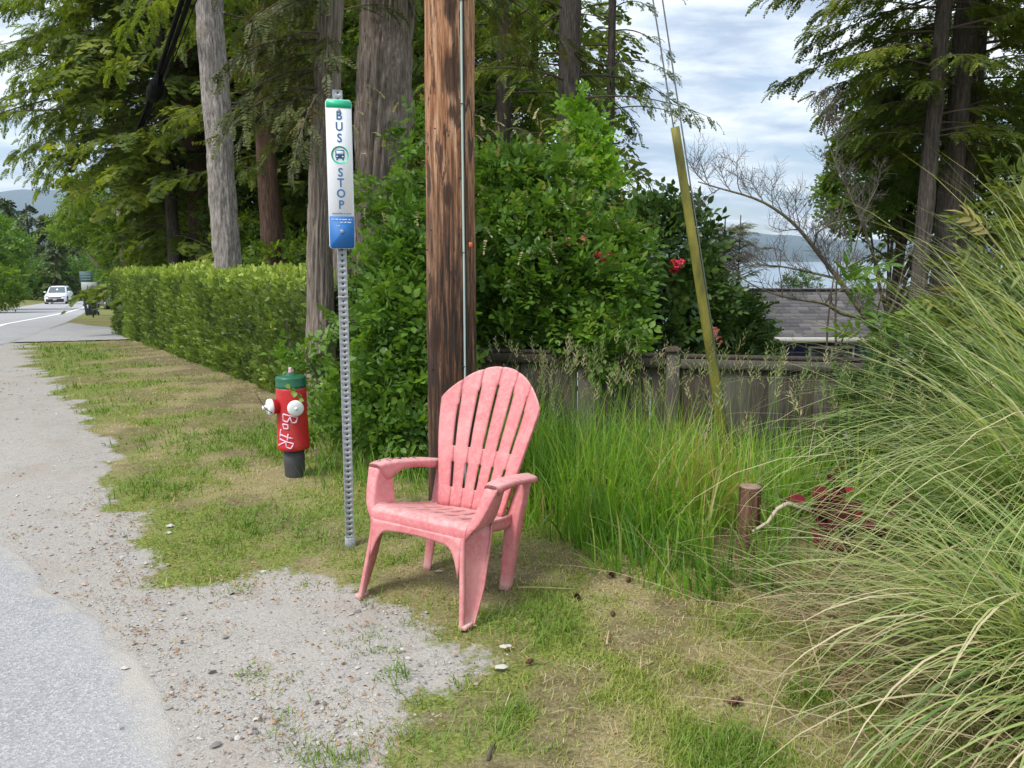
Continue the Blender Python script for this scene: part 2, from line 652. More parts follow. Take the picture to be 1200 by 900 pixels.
# ground material: soil, dead straw and low green by attribute; gravel by attribute
def ground_mat(name, gravelly):
    m, gg, out = newmat(name)
    t = gg.n('ShaderNodeTexCoord').outputs['Object']
    at_ = gg.n('ShaderNodeAttribute', attribute_name='mask')
    sp = gg.n('ShaderNodeSeparateColor')
    gg.link(at_.outputs['Color'], sp.inputs[0])
    gv, gr, dr = sp.outputs[0], sp.outputs[1], sp.outputs[2]
    fine = gg.noise(t, 55, 5, .65)
    mid = gg.noise(t, 9, 5, .6)
    vor = gg.n('ShaderNodeTexVoronoi', Scale=120.0, Randomness=1.0)
    gg.link(t, vor.inputs['Vector'])
    vor2 = gg.n('ShaderNodeTexVoronoi', Scale=300.0, Randomness=1.0)
    gg.link(t, vor2.inputs['Vector'])
    vs = gg.n('ShaderNodeSeparateColor')
    gg.link(vor.outputs['Color'], vs.inputs[0])
    vs2 = gg.n('ShaderNodeSeparateColor')
    gg.link(vor2.outputs['Color'], vs2.inputs[0])
    st = gg.ramp(vs.outputs[0], [(0, (.15, .142, .132)), (.3, (.265, .252, .235)), (.75, (.345, .33, .31)), (.93, (.42, .405, .385)), (1, (.36, .26, .20))])
    st2 = gg.ramp(vs2.outputs[0], [(0, (.20, .188, .172)), (.5, (.315, .30, .28)), (1, (.42, .405, .385))])
    stone = gg.mix(gg.ramp(fine, [(.4, 0.0), (.6, 1.0)]), st, st2)
    stone = gg.mix(gg.math('MULTIPLY', gg.ramp(mid, [(.38, 0.0), (.62, 1.0)]), .55), stone, (.345, .325, .295))
    big = gg.noise(t, 1.7, 4, .6)
    stone = gg.mix(gg.math('MULTIPLY', gg.ramp(big, [(.52, 0.0), (.68, 1.0)]), .4), stone, (.27, .215, .16))
    soil = gg.ramp(gg.math('ADD', gg.math('MULTIPLY', fine, .6), gg.math('MULTIPLY', mid, .4)), [(.38, (.05, .034, .024)), (.48, (.115, .085, .055)), (.57, (.19, .15, .095)), (.68, (.30, .25, .17))])
    straw = gg.ramp(gg.noise(t, 90, 3, .6), [(.35, (.16, .12, .065)), (.6, (.42, .34, .20))])
    soil = gg.mix(gg.ramp(dr, [(.45, .15), (.62, .75)]), soil, straw)
    green = gg.ramp(gg.noise(t, 70, 4, .6), [(.35, (.06, .085, .016)), (.6, (.20, .23, .055))])
    grd = gg.mix(gg.math('MULTIPLY', gg.math('ADD', gr, .22), gg.ramp(mid, [(.3, .5), (.65, 1.0)]), clamp=True), soil, green)
    e = gg.math('ADD', gv, gg.math('MULTIPLY', gg.math('SUBTRACT', gg.noise(t, 22, 5, .65), .5), .9))
    c = gg.mix(gg.ramp(e, [(.38, 0.0), (.62, 1.0)]), grd, stone)
    p = gg.n('ShaderNodeBsdfPrincipled', Roughness=.95)
    p.inputs['Specular IOR Level'].default_value = .15
    gg.link(c, p.inputs['Base Color'])
    h = gg.math('ADD', gg.math('MULTIPLY', vor.outputs['Distance'], -.5), gg.math('MULTIPLY', fine, .8))
    gg.link(bump(gg, h, .4, .008), p.inputs['Normal'])
    gg.link(p.outputs[0], out.inputs[0])
    return m


Mground = ground_mat('soil', False)
Vg = np.c_[P2, Z]
for nm, sel in (('ground', ~isg), ('gravel_shoulder', isg)):
    q = quads[sel]
    used, inv = np.unique(q, return_inverse=True)
    mk(nm, Vg[used], inv.reshape(-1, 4), Mground, smooth=True, cols={'mask': gcol[used]}, kind='structure')


# road: a strip between its two edges, ragged where the old surface meets the gravel
def resample(poly, n_per):
    out = []
    for k in range(len(poly) - 1):
        a, b = np.array(poly[k]), np.array(poly[k + 1])
        for j in range(n_per[k]):
            out.append(a + (b - a) * j / n_per[k])
    out.append(np.array(poly[-1]))
    return np.array(out, float)


npp = [max(4, int(np.hypot(*(np.subtract(ROAD_R[k + 1], ROAD_R[k]))) / (.03 if 0 < ROAD_R[k][1] < 6 else .3))) for k in range(len(ROAD_R) - 1)]
eR, eL = resample(ROAD_R, npp), resample(ROAD_L, npp)
k_ = sstep(14, 6, eR[:, 1])
eR = eR + ((fbm(eR * 1.6, 3, 5) - .5) * .20 * k_ + (fbm(eR * 26, 3, 6) - .5) * .03 * k_)[:, None] * np.array([.83, .55])
tt = np.concatenate([[0, .003, .009, .016, .03, .05], np.linspace(.08, 1, 14)])
RV = eR[:, None] * (1 - tt)[None, :, None] + eL[:, None] * tt[None, :, None]
nr, nc = RV.shape[:2]
RV = RV.reshape(-1, 2)
off = np.tile(np.concatenate([[-.012, -.001, .002, .004, .006], np.full(nc - 5, .008)]), nr)
off = off + .012 * sstep(9, 14, RV[:, 1])
RZ = H(RV[:, 0], RV[:, 1]) + off + (fbm(RV * .9, 2, 8) - .5) * .006
i = (np.arange(nr - 1)[:, None] * nc + np.arange(nc - 1)[None, :]).ravel()
rm, gg, out = newmat('asphalt')
t = gg.n('ShaderNodeTexCoord').outputs['Object']
v1 = gg.n('ShaderNodeTexVoronoi', Scale=130.0)
gg.link(t, v1.inputs['Vector'])
vs = gg.n('ShaderNodeSeparateColor')
gg.link(v1.outputs['Color'], vs.inputs[0])
chip = gg.ramp(vs.outputs[0], [(0, (.20, .20, .205)), (.45, (.31, .313, .32)), (.8, (.40, .403, .412)), (1, (.55, .555, .56))])
fn = gg.noise(t, 240, 3, .7)
bn = gg.noise(t, 1.1, 5, .6)
c = gg.mix(gg.ramp(fn, [(.35, .7), (.65, .0)]), chip, (.26, .265, .28))
c = gg.mix(gg.math('MULTIPLY', gg.ramp(bn, [(.35, 0.0), (.7, 1.0)]), .35), c, (.44, .44, .45))
ed = gg.n('ShaderNodeAttribute', attribute_name='dust').outputs['Fac']
ed2 = gg.math('ADD', ed, gg.math('MULTIPLY', gg.math('SUBTRACT', gg.noise(t, 6, 5, .65), .5), 1.1))
c = gg.mix(gg.math('MULTIPLY', gg.ramp(ed2, [(.3, 0.0), (.75, 1.0)]), .8), c, (.43, .40, .35))
p = gg.n('ShaderNodeBsdfPrincipled', Roughness=.9)
p.inputs['Specular IOR Level'].default_value = .2
gg.link(c, p.inputs['Base Color'])
gg.link(bump(gg, gg.math('ADD', v1.outputs['Distance'], fn), .5, .006), p.inputs['Normal'])
gg.link(p.outputs[0], out.inputs[0])
Masphalt = rm
dist_r = np.hypot(*(RV - np.repeat(eR, nc, 0)).T)
dust = (.35 + .6 * fbm(RV * 1.9, 3, 66)) * sstep(.34, .0, dist_r) * sstep(9, 3, RV[:, 1])
mk('road', np.c_[RV, RZ], np.stack([i, i + nc, i + nc + 1, i + 1], -1), Masphalt, smooth=True, attrs={'dust': dust}, kind='structure')

# driveway apron, laid 4 mm above the road
def patch(name, poly, dz, mat, step=.5, edge=.12):
    poly = np.array(poly, float)
    a, b = poly.min(0) - .5, poly.max(0) + .5
    xs, ys = np.arange(a[0], b[0], step), np.arange(a[1], b[1], step)
    XX, YY = np.meshgrid(xs, ys)
    Pp = np.c_[XX.ravel(), YY.ravel()]
    s_ = sdf(Pp, poly) + (fbm(Pp * .8, 3, 14) - .5) * edge
    n_ = len(xs)
    q = (np.arange(len(ys) - 1)[:, None] * n_ + np.arange(n_ - 1)[None]).ravel()
    q = np.stack([q, q + 1, q + n_ + 1, q + n_], -1)
    q = q[s_[q].mean(1) > 0]
    used, inv = np.unique(q, return_inverse=True)
    Pu = Pp[used]
    return mk(name, np.c_[Pu, H(Pu[:, 0], Pu[:, 1]) + dz], inv.reshape(-1, 4), mat, smooth=True, attrs={'dust': np.zeros(len(Pu))}, kind='structure')


patch('driveway', DRIVE, .03, Masphalt, .12, .1)
# painted edge line on the road
ml = simple('road_paint', (.75, .75, .73), .7, var=.1, scale=30)
for pl in ([(-17.0, 25.0), (-19.0, 28.9), (-22.2, 36.6), (-25.8, 45), (-30.5, 55), (-37, 68.5), (-46, 86)],):
    e = resample(pl, [30] * (len(pl) - 1))
    tn = unit(np.gradient(e, axis=0))
    no = np.c_[-tn[:, 1], tn[:, 0]] * .10
    A, B = e + no, e - no
    V = np.concatenate([A, B])
    n_ = len(e)
    k = np.arange(n_ - 1)
    mk('road_marking', np.c_[V, H(V[:, 0], V[:, 1]) + .03], np.stack([k, k + n_, k + n_ + 1, k + 1], -1), ml, kind='structure')

# small loose stones
N = 26000
yy = np.exp(rng.uniform(math.log(1.9), math.log(13), N))
xx = yy * rng.uniform(-.72, .35, N)
Pq = np.c_[xx, yy]
s1 = sdf(Pq, GRAVEL) + (fbm(Pq * 3.1, 4, 3) - .5) * .42
sR = sdf(Pq, roadpoly)
keep = (s1 > -.18 * rng.random(N) ** 2 - .02) & (rng.random(N) < .3 + 1.2 * fbm(Pq * 1.7, 3, 88) ** 1.5) & ((sR < 0) | (rng.random(N) < .03)) & (rng.random(N) < .8)
keep &= ~((sR > .05) & (rng.random(N) < .5))
Pq = Pq[keep]
n_ = len(Pq)
oc = np.array([(1, 0, 0), (.3, .95, 0), (-.8, .55, 0), (-.8, -.6, 0), (.35, -.9, 0), (.1, 0, .7), (0, 0, -.5)])
of = np.array([(0, 1, 5), (1, 2, 5), (2, 3, 5), (3, 4, 5), (4, 0, 5)])
sz = rng.gamma(1.6, .0017, n_) * (1 + .14 * Pq[:, 1]) + .0018
sz = np.minimum(sz, .022)
pz = np.c_[Pq, H(Pq[:, 0], Pq[:, 1]) + sz * .25 + np.where(sdf(Pq, roadpoly) > 0, .02, .0)]
V, F, idv = scatter((oc, [of]), pz, frames(np.c_[rng.normal(size=(n_, 2)), rng.normal(size=n_) * .25]), np.c_[sz, sz * rng.uniform(.6, 1, n_), sz * rng.uniform(.5, .9, n_)])
m, gg, out = newmat('stone')
a = gg.n('ShaderNodeAttribute', attribute_name='vary').outputs['Fac']
c = gg.ramp(a, [(0, (.13, .12, .115)), (.2, (.25, .235, .22)), (.6, (.37, .35, .325)), (.86, (.47, .45, .42)), (.93, (.36, .22, .15)), (1, (.20, .11, .07))])
p = gg.n('ShaderNodeBsdfPrincipled', Roughness=.9)
gg.link(c, p.inputs['Base Color'])
gg.link(p.outputs[0], out.inputs[0])
mk('gravel', V, F, m, attrs={'vary': rng.random(n_)[idv]}, label='loose grey gravel stones scattered along the shoulder', kind='stuff', cat='gravel')

# sea, far shore
m, gg, out = newmat('sea_water')
t = gg.n('ShaderNodeTexCoord').outputs['Object']
p = gg.n('ShaderNodeBsdfPrincipled', Roughness=.22)
p.inputs['Base Color'].default_value = (.16, .23, .30, 1)
gg.link(bump(gg, gg.noise(t, .09, 5, .6, stretch=(1, .35, 1)), .5, 1.2), p.inputs['Normal'])
gg.link(p.outputs[0], out.inputs[0])
mk('sea', [(-7000, 60, SEA), (9000, 60, SEA), (9000, 7400, SEA), (-7000, 7400, SEA)], np.array([(0, 1, 2, 3)]), m, kind='structure')


def ridge(name, D, x0, x1, hmax, depth, seed, mat, base=SEA):
    xs = np.linspace(x0, x1, 220)
    ts = np.linspace(0, 1, 26)
    XX, TT = np.meshgrid(xs, ts)
    Pn = np.c_[XX.ravel() / D * 5.5, TT.ravel() * 1.2]
    prof = fbm(np.c_[xs / D * 4.2, xs * 0], 5, seed)
    hh = hmax(xs) * (.55 + .75 * prof)
    Zz = base - 2 + np.sin(np.clip(TT, 0, 1) * math.pi * .62) * hh[None] * (.8 + .35 * fbm(Pn, 4, seed + 3).reshape(TT.shape))
    V = np.c_[XX.ravel(), D + TT.ravel() * depth, Zz.ravel()]
    n_ = 220
    q = (np.arange(25)[:, None] * n_ + np.arange(n_ - 1)[None]).ravel()
    return mk(name, V, np.stack([q, q + 1, q + n_ + 1, q + n_], -1), mat, smooth=True, kind='structure')


m, gg, out = newmat('far_forest')
t = gg.n('ShaderNodeTexCoord').outputs['Object']
c = gg.ramp(gg.noise(t, .012, 5, .6), [(.35, (.014, .026, .028)), (.6, (.032, .046, .042)), (.8, (.07, .08, .075))])
p = gg.n('ShaderNodeBsdfPrincipled', Roughness=1.0)
gg.link(c, p.inputs['Base Color'])
gg.link(bump(gg, gg.noise(t, .05, 4, .6), .8, 12), p.inputs['Normal'])
gg.link(p.outputs[0], out.inputs[0])
Mfar = m
ridge('far_hills', 4300, -1500, 5200, lambda x: 60 + 110 * sstep(2600, 600, x) + 40 * sstep(2600, 4500, x), 700, 31, Mfar)
ridge('far_mountains', 6100, -6200, 4600, lambda x: 250 + 480 * sstep(500, -2800, x) - 60 * sstep(500, 4000, x), 800, 57, Mfar)


# ================================================================== THINGS
# ------------------------------------------------------------------ pink plastic chair
m, gg, out = newmat('faded_pink_plastic')
t = gg.n('ShaderNodeTexCoord').outputs['Object']
n_a = gg.noise(t, 7, 5, .6)
n_b = gg.noise(t, 45, 5, .7)
n_c = gg.noise(t, 160, 3, .7)
c = gg.mix(gg.ramp(n_a, [(.35, 0.0), (.65, 1.0)]), (.50, .14, .155), (.56, .185, .195))
c = gg.mix(gg.math('MULTIPLY', gg.ramp(n_b, [(.47, 0.0), (.72, 1.0)]), .4), c, (.72, .40, .39))
geo = gg.n('ShaderNodeNewGeometry')
nz_ = gg.n('ShaderNodeSeparateXYZ')
gg.link(geo.outputs['Normal'], nz_.inputs[0])
chalk = gg.math('MULTIPLY', gg.ramp(nz_.outputs[2], [(.35, 0.0), (.9, 1.0)]), gg.ramp(n_b, [(.36, .15), (.62, .8)]))
c = gg.mix(chalk, c, (.60, .39, .37))
c = gg.mix(gg.math('MULTIPLY', gg.ramp(n_c, [(.60, 0.0), (.72, 1.0)]), .35), c, (.40, .25, .21))
posz = gg.n('ShaderNodeSeparateXYZ')
gg.link(t, posz.inputs[0])
c = gg.mix(gg.math('MULTIPLY', gg.ramp(gg.math('ADD', posz.outputs[2], gg.math('MULTIPLY', n_a, .1)), [(.05, 1.0), (.12, 0.0)]), .5), c, (.62, .50, .44))
c = gg.mix(gg.math('MULTIPLY', gg.ramp(gg.noise(t, 14, 6, .7, .4), [(.52, 0.0), (.66, 1.0)]), .35), c, (.50, .30, .27))
c = gg.mix(gg.math('MULTIPLY', gg.ramp(gg.noise(t, 3, 5, .65, .2), [(.48, 0.0), (.62, 1.0)]), .3), c, (.68, .38, .37))
p = gg.n('ShaderNodeBsdfPrincipled', Roughness=.7)
p.inputs['Subsurface Weight'].default_value = .0
p.inputs['Specular IOR Level'].default_value = .35
gg.link(c, p.inputs['Base Color'])
gg.link(bump(gg, n_b, .12, .003), p.inputs['Normal'])
gg.link(p.outputs[0], out.inputs[0])
Mpink = m

chair = empty('garden_chair', (-.299, 3.564, 0), 'faded pink plastic garden chair with a fanned slatted back standing before the utility pole', 'chair', rz=R(-31.4))


def lerp_tab(tab, z):
    z = np.atleast_1d(z)
    tab = np.array(tab, float)
    return np.stack([np.interp(z, tab[:, 0], tab[:, k]) for k in range(1, tab.shape[1])], -1)


def bez(a, b, n):
    return np.linspace(a, b, n)


# back profile: z -> y ; half width
BACKP = [(.33, .175), (.40, .203), (.50, .243), (.60, .283), (.70, .325), (.80, .372), (.90, .420), (.97, .455), (1.03, .487)]
BACKW = [(.33, .190), (.45, .212), (.60, .248), (.75, .280), (.87, .300), (1.03, .318)]


def top_z(x):
    return 1.032 - .165 * (abs(x) / .30) ** 2.1


def back_pt(f, z, off=0.0):
    """f in -1..1 across the fan"""
    hw = np.interp(z, *np.array(BACKW).T)
    y = np.interp(z, *np.array(BACKP).T) - .055 * (f * hw) ** 2 / .09 + off
    return np.array((f * hw, y, z))


backr = None
ns = 6
edges = np.linspace(-1, 1, ns + 1)
slat_objs = []
for k in range(ns):
    f0, f1 = edges[k], edges[k + 1]
    fm = (f0 + f1) / 2
    # top of this slat, a shallow scallop
    zt_c = top_z(fm * .30)
    zs = np.concatenate([np.linspace(.345, .43, 4), np.linspace(.436, .555, 8), np.linspace(.562, .625, 5), np.linspace(.632, zt_c - .09, 22)])
    rows = []
    slot_top = zt_c - .075
    for z in zs:
        hw = np.interp(z, *np.array(BACKW).T)
        ingap = (.436 <= z <= .555) or (.632 <= z <= slot_top)
        gp = (.0082 if ingap else .0013) / hw
        if k == 0:
            g0, g1 = 0, gp
        elif k == ns - 1:
            g0, g1 = gp, 0
        else:
            g0 = g1 = gp
        rows.append((z, f0 + g0, f1 - g1))
    ztl = zt_c - .09
    for q in np.linspace(0.08, 1, 9):
        rows.append((None, q, ztl))
    V, F = [], []
    nu = 9
    for rw in rows:
        for u in np.linspace(0, 1, nu):
            if rw[0] is not None:
                z, a, b = rw
                f = a + (b - a) * u
                zz = z
            else:
                q, z0 = rw[1], rw[2]
                hw = np.interp(z0, *np.array(BACKW).T)
                gp = .0012 / hw
                a, b = f0 + gp, f1 - gp
                f = a + (b - a) * u
                local = top_z(f * .30) - .0035 * (2 * u - 1) ** 4
                zz = z0 + (local - z0) * q
            crown = .003 * (1 - (2 * u - 1) ** 2) - .002 * max(0, abs(2 * u - 1) - .8) / .2
            V.append(back_pt(f, zz, -crown))
    nrw = len(rows)
    for a in range(nrw - 1):
        for b in range(nu - 1):
            F.append((a * nu + b, a * nu + b + 1, (a + 1) * nu + b + 1, (a + 1) * nu + b))
    if backr is None:
        # carrier of the back: bands that tie the slats together, and the side flanges
        bp = []
        for (za, zb) in ((.335, .436), (.555, .632)):
            Vb, Fb = [], []
            for z in np.linspace(za, zb, 5):
                for f in np.linspace(-.99, .99, 25):
                    Vb.append(back_pt(f, z, .0045))
            for a in range(4):
                for b in range(24):
                    Fb.append((a * 25 + b, a * 25 + b + 1, (a + 1) * 25 + b + 1, (a + 1) * 25 + b))
            bp.append((np.array(Vb), [np.array(Fb)]))
        Vb, Fb = [], []
        for q in np.linspace(0, 1, 5):
            for f in np.linspace(-.99, .99, 37):
                zt = top_z(f * .3) - .004
                Vb.append(back_pt(f, zt - .085 + q * .08, .0045))
        for a in range(4):
            for b in range(36):
                Fb.append((a * 37 + b, a * 37 + b + 1, (a + 1) * 37 + b + 1, (a + 1) * 37 + b))
        bp.append((np.array(Vb), [np.array(Fb)]))
        for sgn in (-1, 1):     # side flange turned backwards
            Vb, Fb = [], []
            zs_ = np.linspace(.335, .842, 24)
            for z in zs_:
                for o_ in (0, .006, .020):
                    pt = back_pt(sgn * .990, z, o_)
                    Vb.append(pt)
            for a in range(len(zs_) - 1):
                for b in range(2):
                    Fb.append((a * 3 + b, a * 3 + b + 1, (a + 1) * 3 + b + 1, (a + 1) * 3 + b))
            bp.append((np.array(Vb), [np.array(Fb)]))
        V2, F2 = joinm(bp)
        backr = mk('backrest', V2, F2, Mpink, chair, smooth=True)
        solidify(backr, .004, 0)
    o = mk('slat', np.array(V), np.array(F), Mpink, backr, smooth=True)
    solidify(o, .004, 1)
    slat_objs.append(o)

# seat with rolled front lip and five slots
SEATP = [(-.262, .375), (-.262, .400), (-.255, .424), (-.240, .437), (-.215, .441), (-.17, .434), (-.10, .415), (-.02, .392), (.06, .372), (.12, .360), (.17, .352), (.205, .350)]
seatp = []
for k in range(len(SEATP) - 1):
    for q in range(3):
        a, b = np.array(SEATP[k]), np.array(SEATP[k + 1])
        seatp.append(a + (b - a) * q / 3)
seatp.append(np.array(SEATP[-1]))
slot_x = [(-.16 + .08 * k) for k in range(5)]
xs = sorted(set([-.272, -.266, -.25, -.2, .2, .25, .266, .272] + [x + d for x in slot_x for d in (-.035, -.005, .005, .035)]))
V, F = [], []
for (y, z) in seatp:
    for x in xs:
        zz = z - (.012 * (abs(x) / .272) ** 2 * (y > -.2)) + (.010 * sstep(.21, .272, abs(x)) * (y > -.2)) - .004 * (1 - sstep(.0, .01, min(abs(abs(x - s_) - 0) for s_ in slot_x)))
        V.append((x * (1 - .16 * sstep(-.1, .2, y)), y, zz))
nx_ = len(xs)
for a in range(len(seatp) - 1):
    ym = (seatp[a][0] + seatp[a + 1][0]) / 2
    for b in range(nx_ - 1):
        xm = (xs[b] + xs[b + 1]) / 2
        slot = any(abs(xm - s_) < .005 for s_ in slot_x) and (-.13 < ym < -.02 or .02 < ym < .14)
        if not slot:
            F.append((a * nx_ + b, a * nx_ + b + 1, (a + 1) * nx_ + b + 1, (a + 1) * nx_ + b))
seat = mk('seat', np.array(V), np.array(F), Mpink, chair, smooth=True)
solidify(seat, .005)
# apron under the lip with its arch
V, F = [], []
xa = np.linspace(-.252, .252, 41)
for x in xa:
    ax = abs(x)
    zb_ = .352 - .014 * (ax / .2) ** 2 - .13 * max(0, (ax - .16) / .092) ** 2.6
    yo = .0 - .03 * sstep(.15, .28, ax)
    for q in range(5):
        z = .385 + (zb_ - .385) * q / 4
        V.append((x, float(np.interp(z, [.15, .25, .33, .385], [-.301, -.282, -.268, -.260])), z))
for a in range(len(xa) - 1):
    for b in range(4):
        F.append((a * 5 + b, a * 5 + b + 1, (a + 1) * 5 + b + 1, (a + 1) * 5 + b))
o = mk('apron', np.array(V), np.array(F), Mpink, chair, smooth=True)
solidify(o, .005, 1)
# side skirts of the seat
for sgn in (-1, 1):
    ys_ = np.linspace(-.20, .235, 16)
    V, F = [], []
    for y in ys_:
        xx_ = .262 * (1 - .16 * sstep(-.1, .2, y)) + .004
        zt = np.interp(y, *np.array([(-.24, .437), (-.215, .441), (-.17, .434), (-.10, .415), (-.02, .392), (.06, .372), (.12, .360), (.24, .350)]).T)
        for q in range(4):
            V.append((sgn * xx_, y, zt + .004 - q * (.075 - .02 * math.cos((y + .0) * 6)) / 3))
    for a in range(len(ys_) - 1):
        for b in range(3):
            F.append((a * 4 + b, a * 4 + b + 1, (a + 1) * 4 + b + 1, (a + 1) * 4 + b))
    o = mk('side_rail', np.array(V), np.array(F), Mpink, chair, smooth=True)
    solidify(o, .005, 0)

# front legs run up into the arm supports: U section open to the outside
FL = [  # z, front y, rear y, inner x, outer x(front), outer x (rear)
    (.000, -.335, -.268, .284, .319, .306),
    (.060, -.322, -.232, .278, .319, .302),
    (.150, -.303, -.182, .268, .318, .296),
    (.250, -.284, -.145, .256, .313, .290),
    (.330, -.270, -.118, .249, .310, .286),
    (.385, -.262, -.100, .249, .308, .288),
    (.420, -.250, -.082, .262, .300, .300),
    (.450, -.232, -.074, .276, .320, .314),
    (.500, -.206, -.068, .290, .340, .330),
    (.560, -.172, -.062, .300, .358, .345),
    (.600, -.150, -.055, .305, .370, .355)]
for sgn in (-1, 1):
    V, F = [], []
    zs_ = np.linspace(0, .600, 34)
    T = lerp_tab(FL, zs_)
    for z, (yf, yr, xi, xo, xr) in zip(zs_, T):
        r_ = .010
        sec = [(xo, yf + .004), (xo - .004, yf), (xi + r_, yf), (xi + .003, yf + .003), (xi, yf + r_), (xi, (yf + yr) / 2), (xi, yr - r_), (xi + .003, yr - .003), (xi + r_, yr), (xr - .004, yr), (xr, yr - .003)]
        dg_ = [(xi, yf + .016), (xo - .004, yr)]
        dsec = [(xi + .018, yf + .016), (xi + .017, yf + .004), (xi + .014, yf), (xi + .003, yf), (xi, yf + .003), dg_[0]]
        dsec += [(dg_[0][0] + (dg_[1][0] - dg_[0][0]) * q, dg_[0][1] + (dg_[1][1] - dg_[0][1]) * q) for q in (.33, .66)]
        dsec += [(xo - .004, yr), (xo + .001, yr - .003), (xo + .001, yr - .013)]
        wq = float(sstep(.375, .435, z))
        for (x, y), (x2_, y2_) in zip(sec, dsec):
            V.append((sgn * (x2_ + (x - x2_) * wq), y2_ + (y - y2_) * wq, z))
    ns_ = 11
    for a in range(len(zs_) - 1):
        for b in range(ns_ - 1):
            F.append((a * ns_ + b, a * ns_ + b + 1, (a + 1) * ns_ + b + 1, (a + 1) * ns_ + b))
        if zs_[a] > .40:
            F.append((a * ns_ + ns_ - 1, a * ns_, (a + 1) * ns_, (a + 1) * ns_ + ns_ - 1))
    o = mk('front_leg', np.array(V), np.array(F), Mpink, chair, smooth=True)
    solidify(o, .006, 0)
    z0 = 0.002
    foot = bbox(.285, .319, -.334, -.268, 0, .020, .004)
    Vf = foot[0] * (sgn, 1, 1)
    mk('foot', Vf, foot[1], Mpink, o, smooth=False)
    # rear leg
    RL = [(.0, .110, .150, .212, .258), (.12, .140, .186, .206, .260), (.25, .172, .228, .198, .262), (.345, .200, .262, .198, .264), (.42, .228, .285, .208, .268), (.50, .258, .312, .222, .272), (.534, .272, .322, .230, .276)]
    V, F = [], []
    zs_ = np.linspace(0, .534, 22)
    T = lerp_tab(RL, zs_)
    for z, (yf, yr, xi, xo) in zip(zs_, T):
        for x, y in [(xi, yf), (xi + .01, yf), (xo - .006, yf), (xo, yf + .006), (xo, yr - .005), (xo - .005, yr)]:
            V.append((sgn * x, y, z))
    for a in range(len(zs_) - 1):
        for b in range(5):
            F.append((a * 6 + b, a * 6 + b + 1, (a + 1) * 6 + b + 1, (a + 1) * 6 + b))
    o = mk('rear_leg', np.array(V), np.array(F), Mpink, chair, smooth=True)
    solidify(o, .006, 0)
    # arm rest: plate with a turned-down lip; plan outline front to rear
    st = np.linspace(0, 1, 26)
    V, F = [], []
    nrib = 13
    for s_ in st:
        y = -.155 + s_ * .437
        xin = np.interp(s_, [0, .06, .2, .5, .8, 1], [.304, .296, .288, .268, .252, .250])
        xout = np.interp(s_, [0, .05, .2, .5, .75, .88, .95, 1], [.366, .378, .384, .378, .366, .352, .318, .292])
        zt = np.interp(s_, [0, .08, .3, .6, 1], [.606, .610, .604, .580, .548])
        dp = np.interp(s_, [0, .04, .1, .2, .35, .7, 1], [.040, .034, .026, .022, .020, .022, .026])
        dpi = np.interp(s_, [0, .08, .14, .22, .36, .6, 1], [.060, .075, .085, .062, .038, .032, .046])
        r_ = .010
        sec = [(xin + .001, zt - dpi), (xin, zt - dpi * .6), (xin, zt - r_), (xin + r_ * .3, zt - r_ * .3), (xin + r_, zt)]
        sec += [(xin + r_ + (xout - xin - 2 * r_) * q, zt + .002 * math.sin(q * math.pi)) for q in (.33, .66)]
        sec += [(xout - r_, zt), (xout - r_ * .3, zt - r_ * .3), (xout, zt - r_), (xout, zt - dp)]
        for x, z in sec:
            V.append((sgn * x, y, z))
    nsec = len(sec)
    for a in range(len(st) - 1):
        for b in range(nsec - 1):
            F.append((a * nsec + b, a * nsec + b + 1, (a + 1) * nsec + b + 1, (a + 1) * nsec + b))
    F.append(tuple(range(nsec)))
    F4 = np.array([f for f in F if len(f) == 4])
    o = mk('armrest', np.array(V), [F4, np.array([tuple(range(nsec))])], Mpink, chair, smooth=True)
    solidify(o, .005, 0)
    # black pen scribble on the top of the arm
    if sgn < 0:
        Mink = simple('black_ink', (.03, .025, .03), .7)
        parts = []
        for q in range(15):
            y = -.10 + q * .016
            x = -.33 + rng.uniform(-.018, .018)
            z = float(np.interp((y + .155) / .437, [0, .08, .3, .6, 1], [.606, .610, .604, .580, .548])) + .0045
            a_ = rng.uniform(0, 3.1)
            pts = [(x + .014 * math.cos(a_ + j * .9) * (1 - j * .1), y + .010 * math.sin(a_ + j * .9), z) for j in range(4)]
            parts.append(tube(pts, .0016, 4))
        V2, F2 = joinm(parts)
        mk('scribble', V2, F2, Mink, o)


# ------------------------------------------------------------------ bus stop post and sign
def galv(name):
    m, gg, out = newmat(name)
    t = gg.n('ShaderNodeTexCoord').outputs['Object']
    v = gg.n('ShaderNodeTexVoronoi', Scale=140.0)
    gg.link(t, v.inputs['Vector'])
    vs_ = gg.n('ShaderNodeSeparateColor')
    gg.link(v.outputs['Color'], vs_.inputs[0])
    c = gg.ramp(vs_.outputs[0], [(0, (.24, .26, .28)), (1, (.36, .385, .41))])
    c = gg.mix(gg.math('MULTIPLY', gg.ramp(gg.noise(t, 30, 5, .6), [(.5, 0.0), (.7, 1.0)]), .4), c, (.30, .31, .31))
    p = gg.n('ShaderNodeBsdfPrincipled', Roughness=.5, Metallic=.3)
    gg.link(c, p.inputs['Base Color'])
    gg.link(p.outputs[0], out.inputs[0])
    return m


Mgalv = galv('galvanised_steel')
PW, PITCHH = .046, .0300
post_z0, ncell = -.06, 83
px_, py_ = -.905, 4.113


